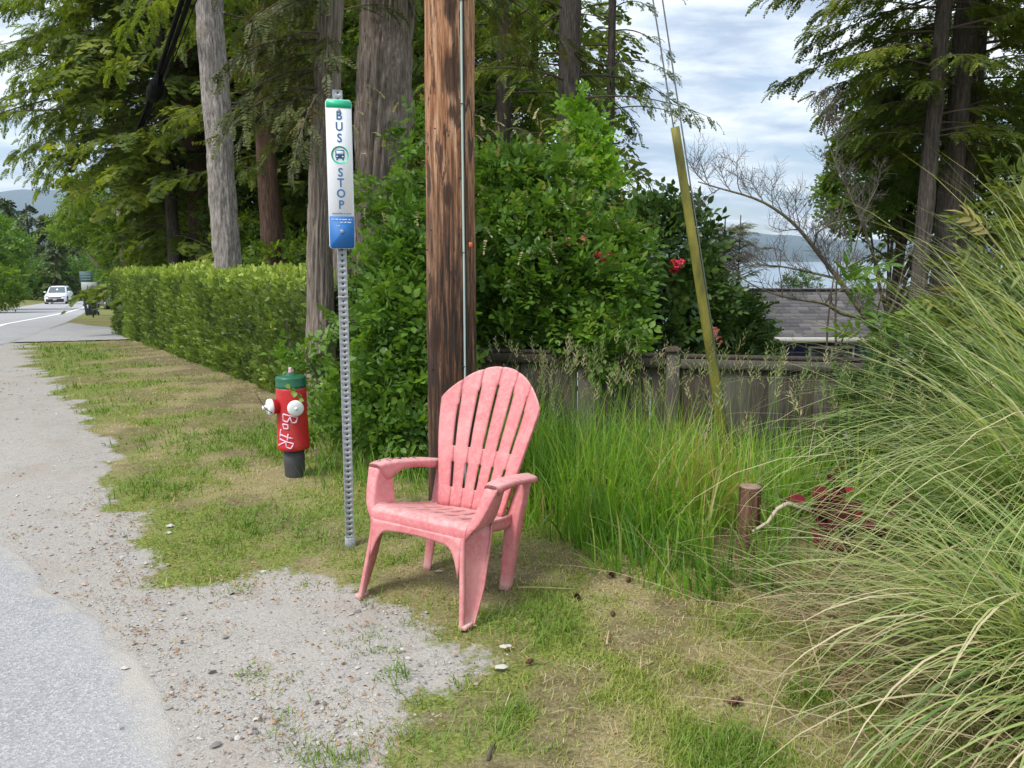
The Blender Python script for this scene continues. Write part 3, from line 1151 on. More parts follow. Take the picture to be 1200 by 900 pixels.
def perforated_face(ncell, w_, c_, z0, rad):
    V, F = [], []
    for k in range(ncell):
        zc_ = z0 + c_ * (k + .5)
        b = len(V)
        sq = [(-1, -1), (0, -1), (1, -1), (1, 0), (1, 1), (0, 1), (-1, 1), (-1, 0)]
        for (sx, sz) in sq:
            V.append((sx * w_ / 2, 0, zc_ + sz * c_ / 2))
        for j in range(8):
            a = R(225 + 45 * j)
            V.append((rad * math.cos(a), 0, zc_ + rad * math.sin(a)))
        for j in range(8):
            a = R(225 + 45 * j)
            V.append((rad * math.cos(a), .003, zc_ + rad * math.sin(a)))
        for j in range(8):
            F.append((b + j, b + (j + 1) % 8, b + 8 + (j + 1) % 8, b + 8 + j))
            F.append((b + 8 + j, b + 8 + (j + 1) % 8, b + 16 + (j + 1) % 8, b + 16 + j))
    return np.array(V), [np.array(F)]


bus = empty('bus_stop_sign', (px_, py_, 0), 'tall narrow white, green and blue bus stop sign on a perforated steel post', 'bus stop sign', rot=(0, R(.4), R(17)))
parts = []
ln_ = ncell * PITCHH
for q in range(4):
    fc = perforated_face(ncell, PW, PITCHH, post_z0, .0060)
    fc = (fc[0] + (0, -PW / 2, 0), fc[1])
    parts.append(xf(fc, (0, 0, q * math.pi / 2)))
mk('post', *joinm(parts), Mgalv, bus)
mk('hole_shade', *box(-PW / 2 + .004, PW / 2 - .004, -PW / 2 + .004, PW / 2 - .004, post_z0, post_z0 + ncell * PITCHH), simple('hole_shade_dark', (.035, .038, .042), .8), bus)  # dark box added inside the tube to give the holes their shade
s0, s1 = 1.638, 2.378       # sign bottom / top
Mwhite = simple('sign_white', (.78, .80, .86), .4, var=.03)
Mblue = simple('sign_blue', (.010, .13, .40), .6, var=.05)
Mnavy = simple('sign_navy', (.035, .14, .30), .4, var=.05)
Mgreen = simple('sign_green', (.02, .46, .25), .4, var=.05)


def rrect(w_, z0, z1, r, corners=(1, 1, 1, 1), n=5):
    pts = []
    for (cx_, cz_, a0, on) in ((w_ / 2, z0, -90, corners[0]), (w_ / 2, z1, 0, corners[1]), (-w_ / 2, z1, 90, corners[2]), (-w_ / 2, z0, 180, corners[3])):
        if not on:
            pts.append((cx_, cz_))
            continue
        ox, oz = cx_ - r * np.sign(cx_), cz_ + (r if cz_ == z0 else -r)
        for j in range(n + 1):
            a = R(a0 + 90 * j / n)
            pts.append((ox + r * math.cos(a), oz + r * math.sin(a)))
    return pts


def prism(pts, y0, y1):
    n_ = len(pts)
    V = [(x, y0, z) for x, z in pts] + [(x, y1, z) for x, z in pts]
    F = [np.array([(k, (k + 1) % n_, n_ + (k + 1) % n_, n_ + k) for k in range(n_)]), np.array([list(range(n_))[::-1], list(range(n_, 2 * n_))])]
    return np.array(V), F


SW = .128
yf_ = -PW / 2 - .030
mk('sign_board', *prism(rrect(SW, s0, s1, .016), yf_, yf_ + .026), Mwhite, bus)
mk('top_band', *prism(rrect(SW - .003, s1 - .040, s1 - .0015, .015, (0, 1, 1, 0)), yf_ - .0015, yf_), Mgreen, bus)
mk('lower_panel', *prism(rrect(SW - .003, s0 + .0015, s0 + .164, .015, (1, 0, 0, 1)), yf_ - .0015, yf_), Mblue, bus)


def text_obj(s, size, x, z, y, mat, parent, name='lettering', depth=.0012, xs=1.0, off=.0):
    cu = bpy.data.curves.new(name, 'FONT')
    cu.body = s
    cu.size = size
    cu.align_x = 'CENTER'
    cu.align_y = 'CENTER'
    cu.extrude = depth / 2
    cu.offset = off
    cu.resolution_u = 3
    tmp = bpy.data.objects.new('tmp', cu)
    C.objects.link(tmp)
    dg = bpy.context.evaluated_depsgraph_get()
    me = bpy.data.meshes.new_from_object(tmp.evaluated_get(dg))
    bpy.data.objects.remove(tmp)
    bpy.data.curves.remove(cu)
    me.name = name
    me.materials.clear()
    me.materials.append(mat)
    o = bpy.data.objects.new(name, me)
    C.objects.link(o)
    o.parent = parent
    o.rotation_euler = (math.pi / 2, 0, 0)
    o.location = (x, y, z)
    o.scale = (xs, 1, 1)
    return o


yt = yf_ - .0006
zpx = lambda py: s1 - (py - 118.0) / (290.5 - 118.0) * (s1 - s0)
for ch, py in (('B', 136.5), ('U', 149), ('S', 162), ('S', 201.5), ('T', 213.5), ('O', 226), ('P', 239)):
    text_obj(ch, .060, 0, zpx(py), yt, Mnavy, bus, xs=.93, off=.0012)
# bus emblem in its ring
zc_ = zpx(181)
ring = []
for rr_, r2_ in ((.044, .037),):
    a = np.arange(40) / 40 * 2 * math.pi
    Vr = np.concatenate([np.c_[np.cos(a) * r_, a * 0 + yq, np.sin(a) * r_ + zc_] for r_, yq in ((rr_, yt - .0012), (r2_, yt - .0012), (rr_, yf_), (r2_, yf_))])
    k = np.arange(40)
    k1 = (k + 1) % 40
    Fr = [np.stack([k, k1, 40 + k1, 40 + k], -1), np.stack([k, k1, 80 + k1, 80 + k], -1), np.stack([40 + k, 40 + k1, 120 + k1, 120 + k], -1)]
mk('emblem_ring', Vr, Fr, Mgreen, bus)
pr_ = prism([(x, z + zc_) for x, z in rrect(.046, -.018, .026, .008)], yt - .0008, yf_ - .0002)
pw_ = prism([(x, z + zc_) for x, z in rrect(.034, .004, .019, .003)], yt - .0016, yt - .0008)
eb = mk('bus_emblem', *pr_, Mnavy, bus)
mk('emblem_window', *pw_, Mwhite, eb)
for sx in (-1, 1):
    mk('emblem_wheel', *prism([(x + sx * .015, z + zc_) for x, z in rrect(.009, -.026, -.018, .002)], yt - .0008, yf_ - .0002), Mnavy, eb)
    mk('emblem_lamp', *prism([(x + sx * .014, z + zc_) for x, z in rrect(.008, -.011, -.005, .002)], yt - .0016, yt - .0008), Mwhite, eb)


def tinyprint(x0, x1, z, h, mat, parent, seed, y=yt - .0016, fill=.8):
    """print too small to read: a row of minute strokes"""
    r = np.random.default_rng(seed)
    parts, x = [], x0
    while x < x1:
        w_ = r.uniform(.0016, .0042)
        if r.random() < fill:
            parts.append(box(x, min(x + w_, x1), y, y + .0008, z - h / 2, z + h / 2 * r.uniform(.5, 1)))
        x += w_ + .0012
    mk('small_print', *joinm(parts), mat, parent)


tinyprint(-.048, .048, s0 + .178, .005, Mnavy, bus, 3)
tinyprint(-.050, .050, s0 + .148, .006, Mwhite, bus, 4)
tinyprint(-.012, .048, s0 + .134, .007, Mwhite, bus, 5)
tinyprint(-.028, -.010, s0 + .116, .005, Mwhite, bus, 6)
for z_ in (s0 + .088, s1 - .055):
    V_, F_ = lathe([(.0105, 0), (.010, .003), (.005, .006)], 14)
    mk('bolt', *xf((V_, F_), (math.pi / 2, 0, 0), (0, yf_ - .001, z_)), Mgalv, bus)
for z_ in (1.38,):
    mk('joint_clamp', *bbox(-PW / 2 - .003, PW / 2 + .003, -PW / 2 - .003, PW / 2 + .003, z_, z_ + .012, .002), Mgalv, bus)
mk('post_sleeve', *bbox(-PW / 2 - .004, PW / 2 + .004, -PW / 2 - .004, PW / 2 + .004, -.05, .055, .002), Mgalv, bus)

# ------------------------------------------------------------------ fire hydrant
m, gg, out = newmat('hydrant_red')
t = gg.n('ShaderNodeTexCoord').outputs['Object']
c = gg.mix(gg.noise(t, 6, 4, .6), (.40, .012, .016), (.56, .022, .024))
c = gg.mix(gg.ramp(gg.noise(t, 38, 4, .6), [(.655, 0.0), (.67, 1.0)]), c, (.09, .035, .025))
c = gg.mix(gg.math('MULTIPLY', gg.ramp(gg.noise(t, 12, 5, .7, 0, (1, 1, .4)), [(.5, 0.0), (.7, 1.0)]), .35), c, (.30, .10, .08))
p = gg.n('ShaderNodeBsdfPrincipled', Roughness=.45)
gg.link(c, p.inputs['Base Color'])
gg.link(bump(gg, gg.noise(t, 25, 4, .6), .15, .004), p.inputs['Normal'])
gg.link(p.outputs[0], out.inputs[0])
Mred = m
Mdkgreen = simple('hydrant_green', (.008, .10, .045), .4, var=.25, scale=12)
Mwh = simple('hydrant_white', (.74, .75, .76), .45, var=.08)
Mblk = simple('hydrant_black', (.045, .045, .05), .6, var=.35, scale=10, bmp=.15)
hx, hy = -1.598, 5.505
hyd = empty('fire_hydrant', (hx, hy, H1(hx, hy)), 'red fire hydrant with green cap, white side caps and pink graffiti', 'fire hydrant', rz=R(16))
mk('base_pipe', *lathe([(.072, -.1), (.072, .03), (.074, .10), (.074, .225)], 32), Mblk, hyd, smooth=True)
mk('barrel', *lathe([(.080, .205), (.112, .215), (.116, .228), (.116, .25), (.113, .262), (.109, .40), (.107, .56), (.108, .655), (.106, .668)], 40), Mred, hyd, smooth=True)
bon = mk('bonnet', *lathe([(.104, .662), (.108, .668), (.108, .690), (.104, .696), (.107, .735), (.104, .744), (.07, .752), (.032, .757), (.026, .772)], 40), Mdkgreen, hyd, smooth=True)
mk('operating_nut', *lathe([(.019, .770), (.019, .778), (.014, .790), (.014, .808), (.009, .811)], 5), simple('nut_pink', (.55, .32, .36), .5), bon)
for b_ in range(8):
    a = b_ * math.pi / 4 + .2
    mk('bolt', *xf(lathe([(.008, 0), (.008, .006)], 6), None, (.093 * math.cos(a), .093 * math.sin(a), .739)), Mdkgreen, bon)
for (az_, rr_, ln__, kindn) in ((R(196), .052, .085, 'side_outlet'), (R(280), .050, .045, 'front_outlet')):
    d = np.array((math.cos(az_), math.sin(az_), 0))
    zc2 = .535
    V_, F_ = lathe([(rr_, .07), (rr_, .105 + ln__ * .3), (rr_ * 1.1, .108 + ln__ * .3), (rr_ * 1.1, .118 + ln__ * .3)], 28)
    rot = (0, math.pi / 2, az_)

    def orient(VF):
        V_, F_ = VF
        x_ = d
        y_ = np.array((-d[1], d[0], 0))
        return V_[:, 2:3] * d + V_[:, 0:1] * y_ + V_[:, 1:2] * np.array((0, 0, 1.)) + (0, 0, zc2), F_
    o_ = mk('outlet', *orient((V_, F_)), Mred, hyd, smooth=True)
    l0 = .116 + ln__ * .3
    cp = [(rr_ * 1.12, l0), (rr_ * 1.14, l0 + .006), (rr_ * 1.12, l0 + .026), (rr_ * .95, l0 + .034), (rr_ * .35, l0 + .037)]
    o2 = mk('outlet_cap', *orient(lathe(cp, 28)), Mwh, o_, smooth=True)
    if kindn == 'side_outlet':
        mk('cap_nut', *orient(lathe([(.019, l0 + .03), (.018, l0 + .066), (.013, l0 + .069)], 5)), Mwh, o_)
    else:
        mk('cap_nut', *orient(lathe([(.014, l0 + .03), (.013, l0 + .042)], 5)), Mwh, o_)
# graffiti written down the barrel: "Bot R" turned a quarter
Mgraf = simple('graffiti_paint', (.80, .50, .62), .5, var=.1)
gl = {  # letter strokes, unit box
    'B': [[(0, 0), (0, 1), (.45, .95), (.5, .7), (.1, .52), (.55, .4), (.5, .08), (0, 0)]],
    'o': [[(.1, .1), (.05, .5), (.35, .6), (.45, .25), (.1, .1)]],
    't': [[(.3, 1), (.25, .05), (.45, 0)], [(0, .62), (.55, .66)]],
    '-': [[(0, .0), (.5, .02)]],
    'R': [[(0, 0), (.05, 1), (.5, .9), (.45, .6), (.05, .5), (.65, -.1)]]}
cur = 0
parts = []
hd_a = math.atan2(-hy, -hx) - R(16)
for ch, wdt, hgt in (('B', .62, 1), ('o', .5, .9), ('-', .1, .3), ('t', .55, .95), ('R', .8, 1.05)):
    for st_ in gl[ch]:
        P_ = []
        for k in range(len(st_) - 1):
            for q in range(4):
                P_.append(np.array(st_[k]) + (np.array(st_[k + 1]) - st_[k]) * q / 4)
        P_.append(np.array(st_[-1]))
        pts = []
        for (u, v) in P_:
            along = (cur + u) * .088        # runs downward
            across = (v * hgt - .5) * .105
            z = .475 - along - across * .25
            ang = hd_a + R(-8) + (across - along * .22) / .112
            r_ = np.interp(z, [.25, .4, .56], [.1135, .1095, .1075]) + .0012
            pts.append((r_ * math.cos(ang), r_ * math.sin(ang), z))
        parts.append(tube(pts, .0058, 4))
    cur += wdt + .08
mk('graffiti', *joinm(parts), Mgraf, hyd)


# ------------------------------------------------------------------ timber surfaces
def trunk_mesh(path, rad, nseg, nring, amp, fz, fa, seed, flare=None, bumps=()):
    """tube along path with bark relief; returns V,F, relief 0..1"""
    path = np.asarray(path, float)
    s = np.linspace(0, 1, nring)
    L = np.concatenate([[0], np.cumsum(np.linalg.norm(np.diff(path, axis=0), axis=1))])
    sl_ = L / L[-1]
    P_ = np.stack([np.interp(s, sl_, path[:, k]) for k in range(3)], -1)
    r_ = np.interp(s, sl_, rad)
    a = np.arange(nseg) / nseg * 2 * math.pi
    A, S = np.meshgrid(a, s * L[-1])
    pp = np.c_[np.cos(A).ravel() * fa * 1.6, np.sin(A).ravel() * fa * 1.6, S.ravel() * fz]
    warp = fbm(pp * .5, 3, seed + 9) - .5
    n1_ = fbm(pp + warp[:, None] * 1.2, 4, seed)
    rid = 1 - np.abs(n1_ * 2 - 1) * 2.8
    rid = np.clip(rid, 0, 1)
    lum = fbm(np.c_[np.cos(A).ravel() * 1.3, np.sin(A).ravel() * 1.3, S.ravel() * .8], 3, seed + 4) - .5
    disp = -rid * amp + lum * amp * 2.2
    disp = disp.reshape(nring, nseg)
    for (ba, bz, bw, bh, am) in bumps:
        da = np.abs((A - ba + math.pi) % (2 * math.pi) - math.pi)
        disp += am * np.exp(-(da / bw) ** 2 - ((S - bz) / bh) ** 2)
    if flare is not None:
        disp += flare[0] * np.exp(-S / flare[1]) * (1 + .35 * np.cos(A * 5 + 1))
    V, F = tube(P_, r_, nseg, True, disp)
    return V, F, rid


def bark_mat(name, dark, mid, light, stretch=(6, 6, .9), sc_=6, moss=0, rough=.95):
    m, gg, out = newmat(name)
    t = gg.n('ShaderNodeTexCoord').outputs['Object']
    n_ = gg.noise(t, sc_, 7, .68, .2, stretch)
    n2_ = gg.noise(t, 2.2, 4, .6)
    c = gg.ramp(n_, [(.32, dark), (.47, mid), (.64, light)])
    c = gg.mix(gg.math('MULTIPLY', gg.ramp(n2_, [(.42, 0.0), (.66, 1.0)]), .5), c, mid)
    if moss:
        c = gg.mix(gg.math('MULTIPLY', gg.ramp(gg.noise(t, 3.5, 5, .65), [(.52, 0.0), (.66, 1.0)]), moss), c, (.07, .085, .03))
    p = gg.n('ShaderNodeBsdfPrincipled', Roughness=rough)
    p.inputs['Specular IOR Level'].default_value = .15
    gg.link(c, p.inputs['Base Color'])
    gg.link(bump(gg, n_, .7, .03), p.inputs['Normal'])
    gg.link(p.outputs[0], out.inputs[0])
    return m


# utility pole -----------------------------------------------------
m, gg, out = newmat('creosoted_pole_wood')
t = gg.n('ShaderNodeTexCoord').outputs['Object']
st1 = gg.noise(t, 9, 9, .72, .15, (6, 6, .32))
st2 = gg.noise(t, 26, 6, .7, .0, (3, 3, .35))
big = gg.noise(t, 2.2, 4, .6, .3, (2.2, 2.2, .7))
sepz = gg.n('ShaderNodeSeparateXYZ')
gg.link(t, sepz.inputs[0])
zz_ = sepz.outputs[2]
upper = gg.ramp(st1, [(.32, (.11, .040, .018)), (.43, (.27, .115, .052)), (.52, (.43, .225, .12)), (.66, (.60, .41, .29))])
lower = gg.ramp(st1, [(.34, (.014, .012, .014)), (.49, (.050, .030, .022)), (.58, (.15, .07, .035)), (.72, (.34, .24, .16))])
hgt = gg.math('ADD', zz_, gg.math('MULTIPLY', gg.math('SUBTRACT', big, .5), 2.0))
hgt = gg.math('ADD', hgt, gg.math('MULTIPLY', gg.math('SUBTRACT', st1, .5), 1.2))
c = gg.mix(gg.ramp(gg.math('DIVIDE', hgt, 4.0), [(.30, 0.0), (.62, 1.0)]), lower, upper)
c = gg.mix(gg.ramp(st2, [(.36, .95), (.425, .0)]), c, (.05, .026, .018))
patchy = gg.noise(t, 5, 5, .6, .6, (2.6, 2.6, .55))
c = gg.mix(gg.ramp(patchy, [(.575, 0.0), (.60, .85)]), c, (.045, .026, .02))
for (kx, ky, kz, kr) in ((.03, -.145, 2.965, .050), (.035, -.145, 2.61, .075), (.04, -.15, 2.40, .040), (-.09, -.12, 1.13, .055), (.05, -.15, 3.40, .05), (.0, -.15, 1.95, .04)):
    mp = gg.n('ShaderNodeVectorMath', operation='SUBTRACT')
    gg.link(t, mp.inputs[0])
    mp.inputs[1].default_value = (kx, ky, kz)
    mp2 = gg.n('ShaderNodeVectorMath', operation='MULTIPLY')
    gg.link(mp.outputs[0], mp2.inputs[0])
    mp2.inputs[1].default_value = (1, 1, .45)
    ml_ = gg.n('ShaderNodeVectorMath', operation='LENGTH')
    gg.link(mp2.outputs[0], ml_.inputs[0])
    dd = gg.math('ADD', ml_.outputs['Value'], gg.math('MULTIPLY', gg.math('SUBTRACT', st2, .5), .06))
    c = gg.mix(gg.ramp(gg.math('DIVIDE', dd, kr), [(.55, .9), (1.0, .0)]), c, (.045, .022, .014))
p = gg.n('ShaderNodeBsdfPrincipled', Roughness=.7)
p.inputs['Specular IOR Level'].default_value = .3
gg.link(c, p.inputs['Base Color'])
gg.link(bump(gg, gg.math('ADD', st1, gg.math('MULTIPLY', st2, .6)), .8, .02), p.inputs['Normal'])
gg.link(p.outputs[0], out.inputs[0])
Mpole = m
PX, PY = -.372, 4.70
pole = empty('utility_pole', (PX, PY, 0), 'thick brown creosoted wooden utility pole behind the pink chair', 'utility pole')
zt_ = np.linspace(-.4, 9.5, 60)
V, F, rid = trunk_mesh([(0.004 * z, 0, z) for z in zt_], np.interp(zt_, [-.4, 9.5], [.158, .118]), 120, 760, .0075, 1.1, 6.5, 77)
mk('wooden_shaft', V, F, Mpole, pole, smooth=True)
Mcond = simple('conduit_grey_green', (.40, .50, .47), .5, var=.1)
Mwire = simple('black_rubber', (.02, .02, .022), .5, var=.2)
cz = np.linspace(.15, 9.2, 40)
ca = R(-58)
cr = np.interp(cz, [-.4, 9.5], [.158, .118]) + .007
ct = [((r_) * math.cos(ca + .02 * math.sin(z * 1.7)) + .004 * z, r_ * math.sin(ca), z) for r_, z in zip(cr, cz)]
gw = mk('ground_wire_moulding', *tube(ct, .0062, 8), Mcond, pole, smooth=True)
ct2 = [(x + .013, y + .009, z) for x, y, z in ct]
mk('ground_wire', *tube(ct2, .004, 6), Mwire, pole, smooth=True)
for z_ in (.95, 1.62, 2.45, 3.0, 3.7, 4.6):
    r_ = float(np.interp(z_, [-.4, 9.5], [.158, .118])) + .006
    parts = [tube([((r_ + .006 * math.sin(q * math.pi)) * math.cos(ca + (q - .5) * .25) + .004 * z_, (r_ + .006 * math.sin(q * math.pi)) * math.sin(ca + (q - .5) * .25), z_) for q in np.linspace(0, 1, 7)], .0028, 5)]
    mk('staple', *joinm(parts), Mwire, gw)
mk('orange_tag', *bbox(.120, .140, -.124, -.118, 1.65, 1.68, .002), simple('orange_paint', (.50, .10, .03), .6), pole)
for k in range(16):
    a = R(rng.uniform(-150, -30))
    z_ = rng.uniform(.7, 3.6)
    r_ = float(np.interp(z_, [-.4, 9.5], [.158, .118])) - .001
    mk('nail', *tube([(r_ * math.cos(a), r_ * math.sin(a), z_), ((r_ + .012) * math.cos(a), (r_ + .012) * math.sin(a), z_ + .002)], .0035, 6), Mwire, pole)

# guy wires with yellow guard ---------------------------------------
Msteel = simple('wire_steel', (.22, .23, .24), .45, metal=.6)
A_ = np.array((1.80, 5.95, H1(1.80, 5.95)))
B_ = np.array((PX - .02, PY + .05, 9.3))
guy = empty('guy_wire', tuple(A_), 'steel guy wire anchored in the tall grass with a mossy yellow guard tube', 'guy wire')
dirg = (B_ - A_) / np.linalg.norm(B_ - A_)
side = unit(np.cross(dirg, (0, 1, 0)))
for k, o_ in enumerate((-.016, .018)):
    pts = [dirg * s_ + side * o_ * (1 + s_ * .22) for s_ in np.linspace(.0, np.linalg.norm(B_ - A_), 12)]
    mk('strand', *tube(pts, .0055, 6), Msteel, guy, smooth=True)
m, gg, out = newmat('mossy_yellow_plastic')
t = gg.n('ShaderNodeTexCoord').outputs['Object']
c = gg.ramp(gg.noise(t, 8, 5, .6, 0, (1, 1, .3)), [(.35, (.10, .095, .022)), (.5, (.20, .185, .032)), (.7, (.32, .28, .05))])
p = gg.n('ShaderNodeBsdfPrincipled', Roughness=.6)
gg.link(c, p.inputs['Base Color'])
gg.link(p.outputs[0], out.inputs[0])
V, F = tube([dirg * s_ + side * .02 for s_ in np.linspace(.35, 2.94, 20)], np.linspace(.039, .031, 20), 16, caps=False)
o = mk('guard_tube', V, F, m, guy, smooth=True)
solidify(o, .004)


# ================================================================== FENCE
fm, gg, out = newmat('weathered_fence_wood')
t = gg.n('ShaderNodeTexCoord').outputs['Object']
oi = gg.n('ShaderNodeObjectInfo')
rv = oi.outputs['Random']
t2 = gg.n('ShaderNodeVectorMath', operation='ADD')
gg.link(t, t2.inputs[0])
cmb = gg.n('ShaderNodeCombineXYZ', X=gg.math('MULTIPLY', rv, 31.0), Y=0.0, Z=gg.math('MULTIPLY', rv, 17.0))
gg.link(cmb.outputs[0], t2.inputs[1])
gr_ = gg.noise(t2.outputs[0], 14, 6, .7, .1, (4, 4, .35))
c = gg.ramp(gr_, [(.3, (.016, .012, .009)), (.48, (.042, .032, .025)), (.68, (.10, .084, .068))])
c = gg.mix(gg.ramp(rv, [(.0, .5), (.5, .0), (1, .0)]), c, (.07, .042, .026))
c = gg.mix(gg.ramp(rv, [(.6, .0), (1.0, .3)]), c, (.20, .185, .17))
c = gg.mix(gg.math('MULTIPLY', gg.ramp(gg.noise(t2.outputs[0], 3, 4, .6), [(.5, 0.0), (.7, 1.0)]), .4), c, (.07, .085, .045))
p = gg.n('ShaderNodeBsdfPrincipled', Roughness=.9)
gg.link(c, p.inputs['Base Color'])
gg.link(bump(gg, gr_, .5, .008), p.inputs['Normal'])
gg.link(p.outputs[0], out.inputs[0])
Mfence = fm
FT = .745
fence = empty('wooden_fence', (FENCE[0][0], FENCE[0][1], H1(*FENCE[0])), 'weathered grey-brown board fence behind the tall grass', 'fence')
fo = np.array(fence.location)
boardV, boardF = bbox(-.0665, .0665, -.009, .009, 0, 1.50, .003)
bme = None
for k in range(len(FENCE) - 1):
    a, b = np.array(FENCE[k]), np.array(FENCE[k + 1])
    L_ = np.hypot(*(b - a))
    u = (b - a) / L_
    ang = math.atan2(u[1], u[0])
    nrm = np.array((u[1], -u[0]))      # towards the camera

    def put(name, VF, pos, z, tilt=0):
        o = mk(name, *VF, Mfence, fence)
        o.location = (pos[0] - fo[0], pos[1] - fo[1], z - fo[2])
        o.rotation_euler = (0, tilt, ang)
        return o
    if True:
        put('post', bbox(-.058, .058, -.058, .058, 0, 1.62, .004), a, FT - 1.60)
        put('post_cap', (np.array([(-.072, -.072, 0), (.072, -.072, 0), (.072, .072, 0), (-.072, .072, 0), (-.072, -.072, .018), (.072, -.072, .018), (.072, .072, .018), (-.072, .072, .018), (-.03, -.03, .048), (.03, -.03, .048), (.03, .03, .048), (-.03, .03, .048)]),
                         [np.array([(0, 1, 5, 4), (1, 2, 6, 5), (2, 3, 7, 6), (3, 0, 4, 7), (4, 5, 9, 8), (5, 6, 10, 9), (6, 7, 11, 10), (7, 4, 8, 11), (8, 9, 10, 11), (3, 2, 1, 0)])]), a, FT + .02)
    mid = (a + b) / 2
    hl = L_ / 2 - .062
    put('cap_rail', bbox(-hl, hl, -.045, .045, 0, .032, .005), mid, FT - .032)
    put('top_rail', bbox(-hl, hl, -.018, .018, 0, .085, .004), mid + nrm * .03, FT - .122)
    put('bottom_rail', bbox(-hl, hl, -.018, .018, 0, .085, .004), mid - nrm * .032, FT - 1.35)
    nb = int(math.ceil((L_ - .13) / .134))
    for j in range(nb):
        s_ = .055 + (j + .5) * (L_ - .11) / nb
        pos = a + u * s_ - nrm * rng.uniform(0, .004)
        if bme is None:
            o = put('board', (boardV, boardF), pos, FT - 1.56)
            bme = o.data
        else:
            o = bpy.data.objects.new('board', bme)
            C.objects.link(o)
            o.parent = fence
            o.location = (pos[0] - fo[0], pos[1] - fo[1], FT - 1.56 - fo[2])
            o.rotation_euler = (0, R(rng.uniform(-.4, .4)), ang + R(rng.uniform(-1, 1)))
put('post', bbox(-.058, .058, -.058, .058, 0, 1.62, .004), FENCE[-1], FT - 1.60)

# ================================================================== HOUSE BEYOND
hz = -3.6
house = empty('house', (8.6, 18.9, hz), 'dark blue house with a low grey shingle roof below the fence line', 'house', rz=R(-1.5))
Mnv = simple('navy_siding', (.016, .025, .13), .6, var=.15)
Mtrim = simple('white_trim', (.62, .62, .60), .5, var=.05)
Mglass = simple('window_glass', (.03, .035, .04), .08)
x0, x1, y0, y1 = -3.0, 4.6, -1.75, 1.9
ez, rz_ = -.20 - hz, .80 - hz
mk('wall', *bbox(x0 + .35, x1 - .35, y0 + .45, y1 - .4, -.6, ez - .02, .01), Mnv, house)
for j in range(12):      # lap siding on the side facing the camera
    zz = ez - .16 - j * .17
    mk('siding_board', *bbox(x0 + .36, x1 - .36, y0 + .43, y0 + .452, zz, zz + .165, .003), Mnv, house)
mk('fascia', *bbox(x0, x1, y0 - .03, y0, ez - .10, ez + .02, .004), Mtrim, house)
mk('gutter', *bbox(x0, x1, y0 - .12, y0 - .032, ez - .075, ez + .018, .006), Mtrim, house)
mk('soffit', *bbox(x0, x1, y0, y0 + .45, ez - .11, ez - .095, .002), Mtrim, house)
ww = mk('window', *bbox(-1.75, -.72, y0 + .40, y0 + .428, ez - .95, ez - .235, .004), Mtrim, house)
for a_, b_ in ((-1.70, -1.26), (-1.21, -.77)):
    mk('pane', *bbox(a_, b_, y0 + .390, y0 + .399, ez - .90, ez - .285, .002), Mglass, ww)
rm_, gg, out = newmat('grey_shingles')
t = gg.n('ShaderNodeTexCoord').outputs['Object']
a = gg.n('ShaderNodeAttribute', attribute_name='vary').outputs['Fac']
c = gg.ramp(a, [(0, (.075, .07, .078)), (.5, (.135, .13, .14)), (1, (.21, .20, .21))])
c = gg.mix(gg.math('MULTIPLY', gg.noise(t, 40, 4, .7), .5), c, (.17, .165, .17))
p = gg.n('ShaderNodeBsdfPrincipled', Roughness=.95)
gg.link(c, p.inputs['Base Color'])
gg.link(p.outputs[0], out.inputs[0])
roof = mk('roof', *joinm([(np.array([(x0, y0 - .06, ez), (x1, y0 - .06, ez), (x1, .1, rz_), (x0, .1, rz_), (x1, y1, ez), (x0, y1, ez),
                                     (x0, y0 - .06, ez - .05), (x1, y0 - .06, ez - .05), (x1, y1, ez - .05), (x0, y1, ez - .05)]),
                           [np.array([(0, 1, 2, 3), (3, 2, 4, 5), (1, 0, 6, 7), (5, 4, 8, 9), (6, 9, 8, 7)]), np.array([(1, 7, 8, 4, 2), (0, 3, 5, 9, 6)])])]), rm_, house, attrs={'vary': np.full(10, .3)})
parts, va = [], []
rows_ = 15
sl_v = np.array([0, .16 + abs(y0), rz_ - ez])
for j in range(rows_):
    x = x0 + rng.uniform(-.3, 0)
    while x < x1:
        w_ = rng.uniform(.18, .42)
        xa_, xb_ = max(x, x0), min(x + w_ - .012, x1)
        if xb_ > xa_ + .03:
            p0 = np.array([0, y0 - .075, ez + .012]) + sl_v * (j / rows_)
            p1 = p0 + sl_v * (1.06 / rows_)
            th = .012 + rng.uniform(0, .012)
            V_ = np.array([(xa_, p0[1], p0[2] + th), (xb_, p0[1], p0[2] + th), (xb_, p1[1], p1[2] + .002), (xa_, p1[1], p1[2] + .002), (xa_, p0[1], p0[2] - .002), (xb_, p0[1], p0[2] - .002)])
            parts.append((V_, [np.array([(0, 1, 2, 3), (4, 5, 1, 0)])]))
            va += [rng.random()] * 6
        x += w_
V_, F_ = joinm(parts)
sh = mk('shingle', V_, F_, rm_, roof, attrs={'vary': va}, kind='stuff')
mk('ridge_cap', *bbox(x0, x1, -.10, .10, rz_ + .0, rz_ + .03, .006), simple('ridge_grey', (.14, .135, .145), .9), roof)

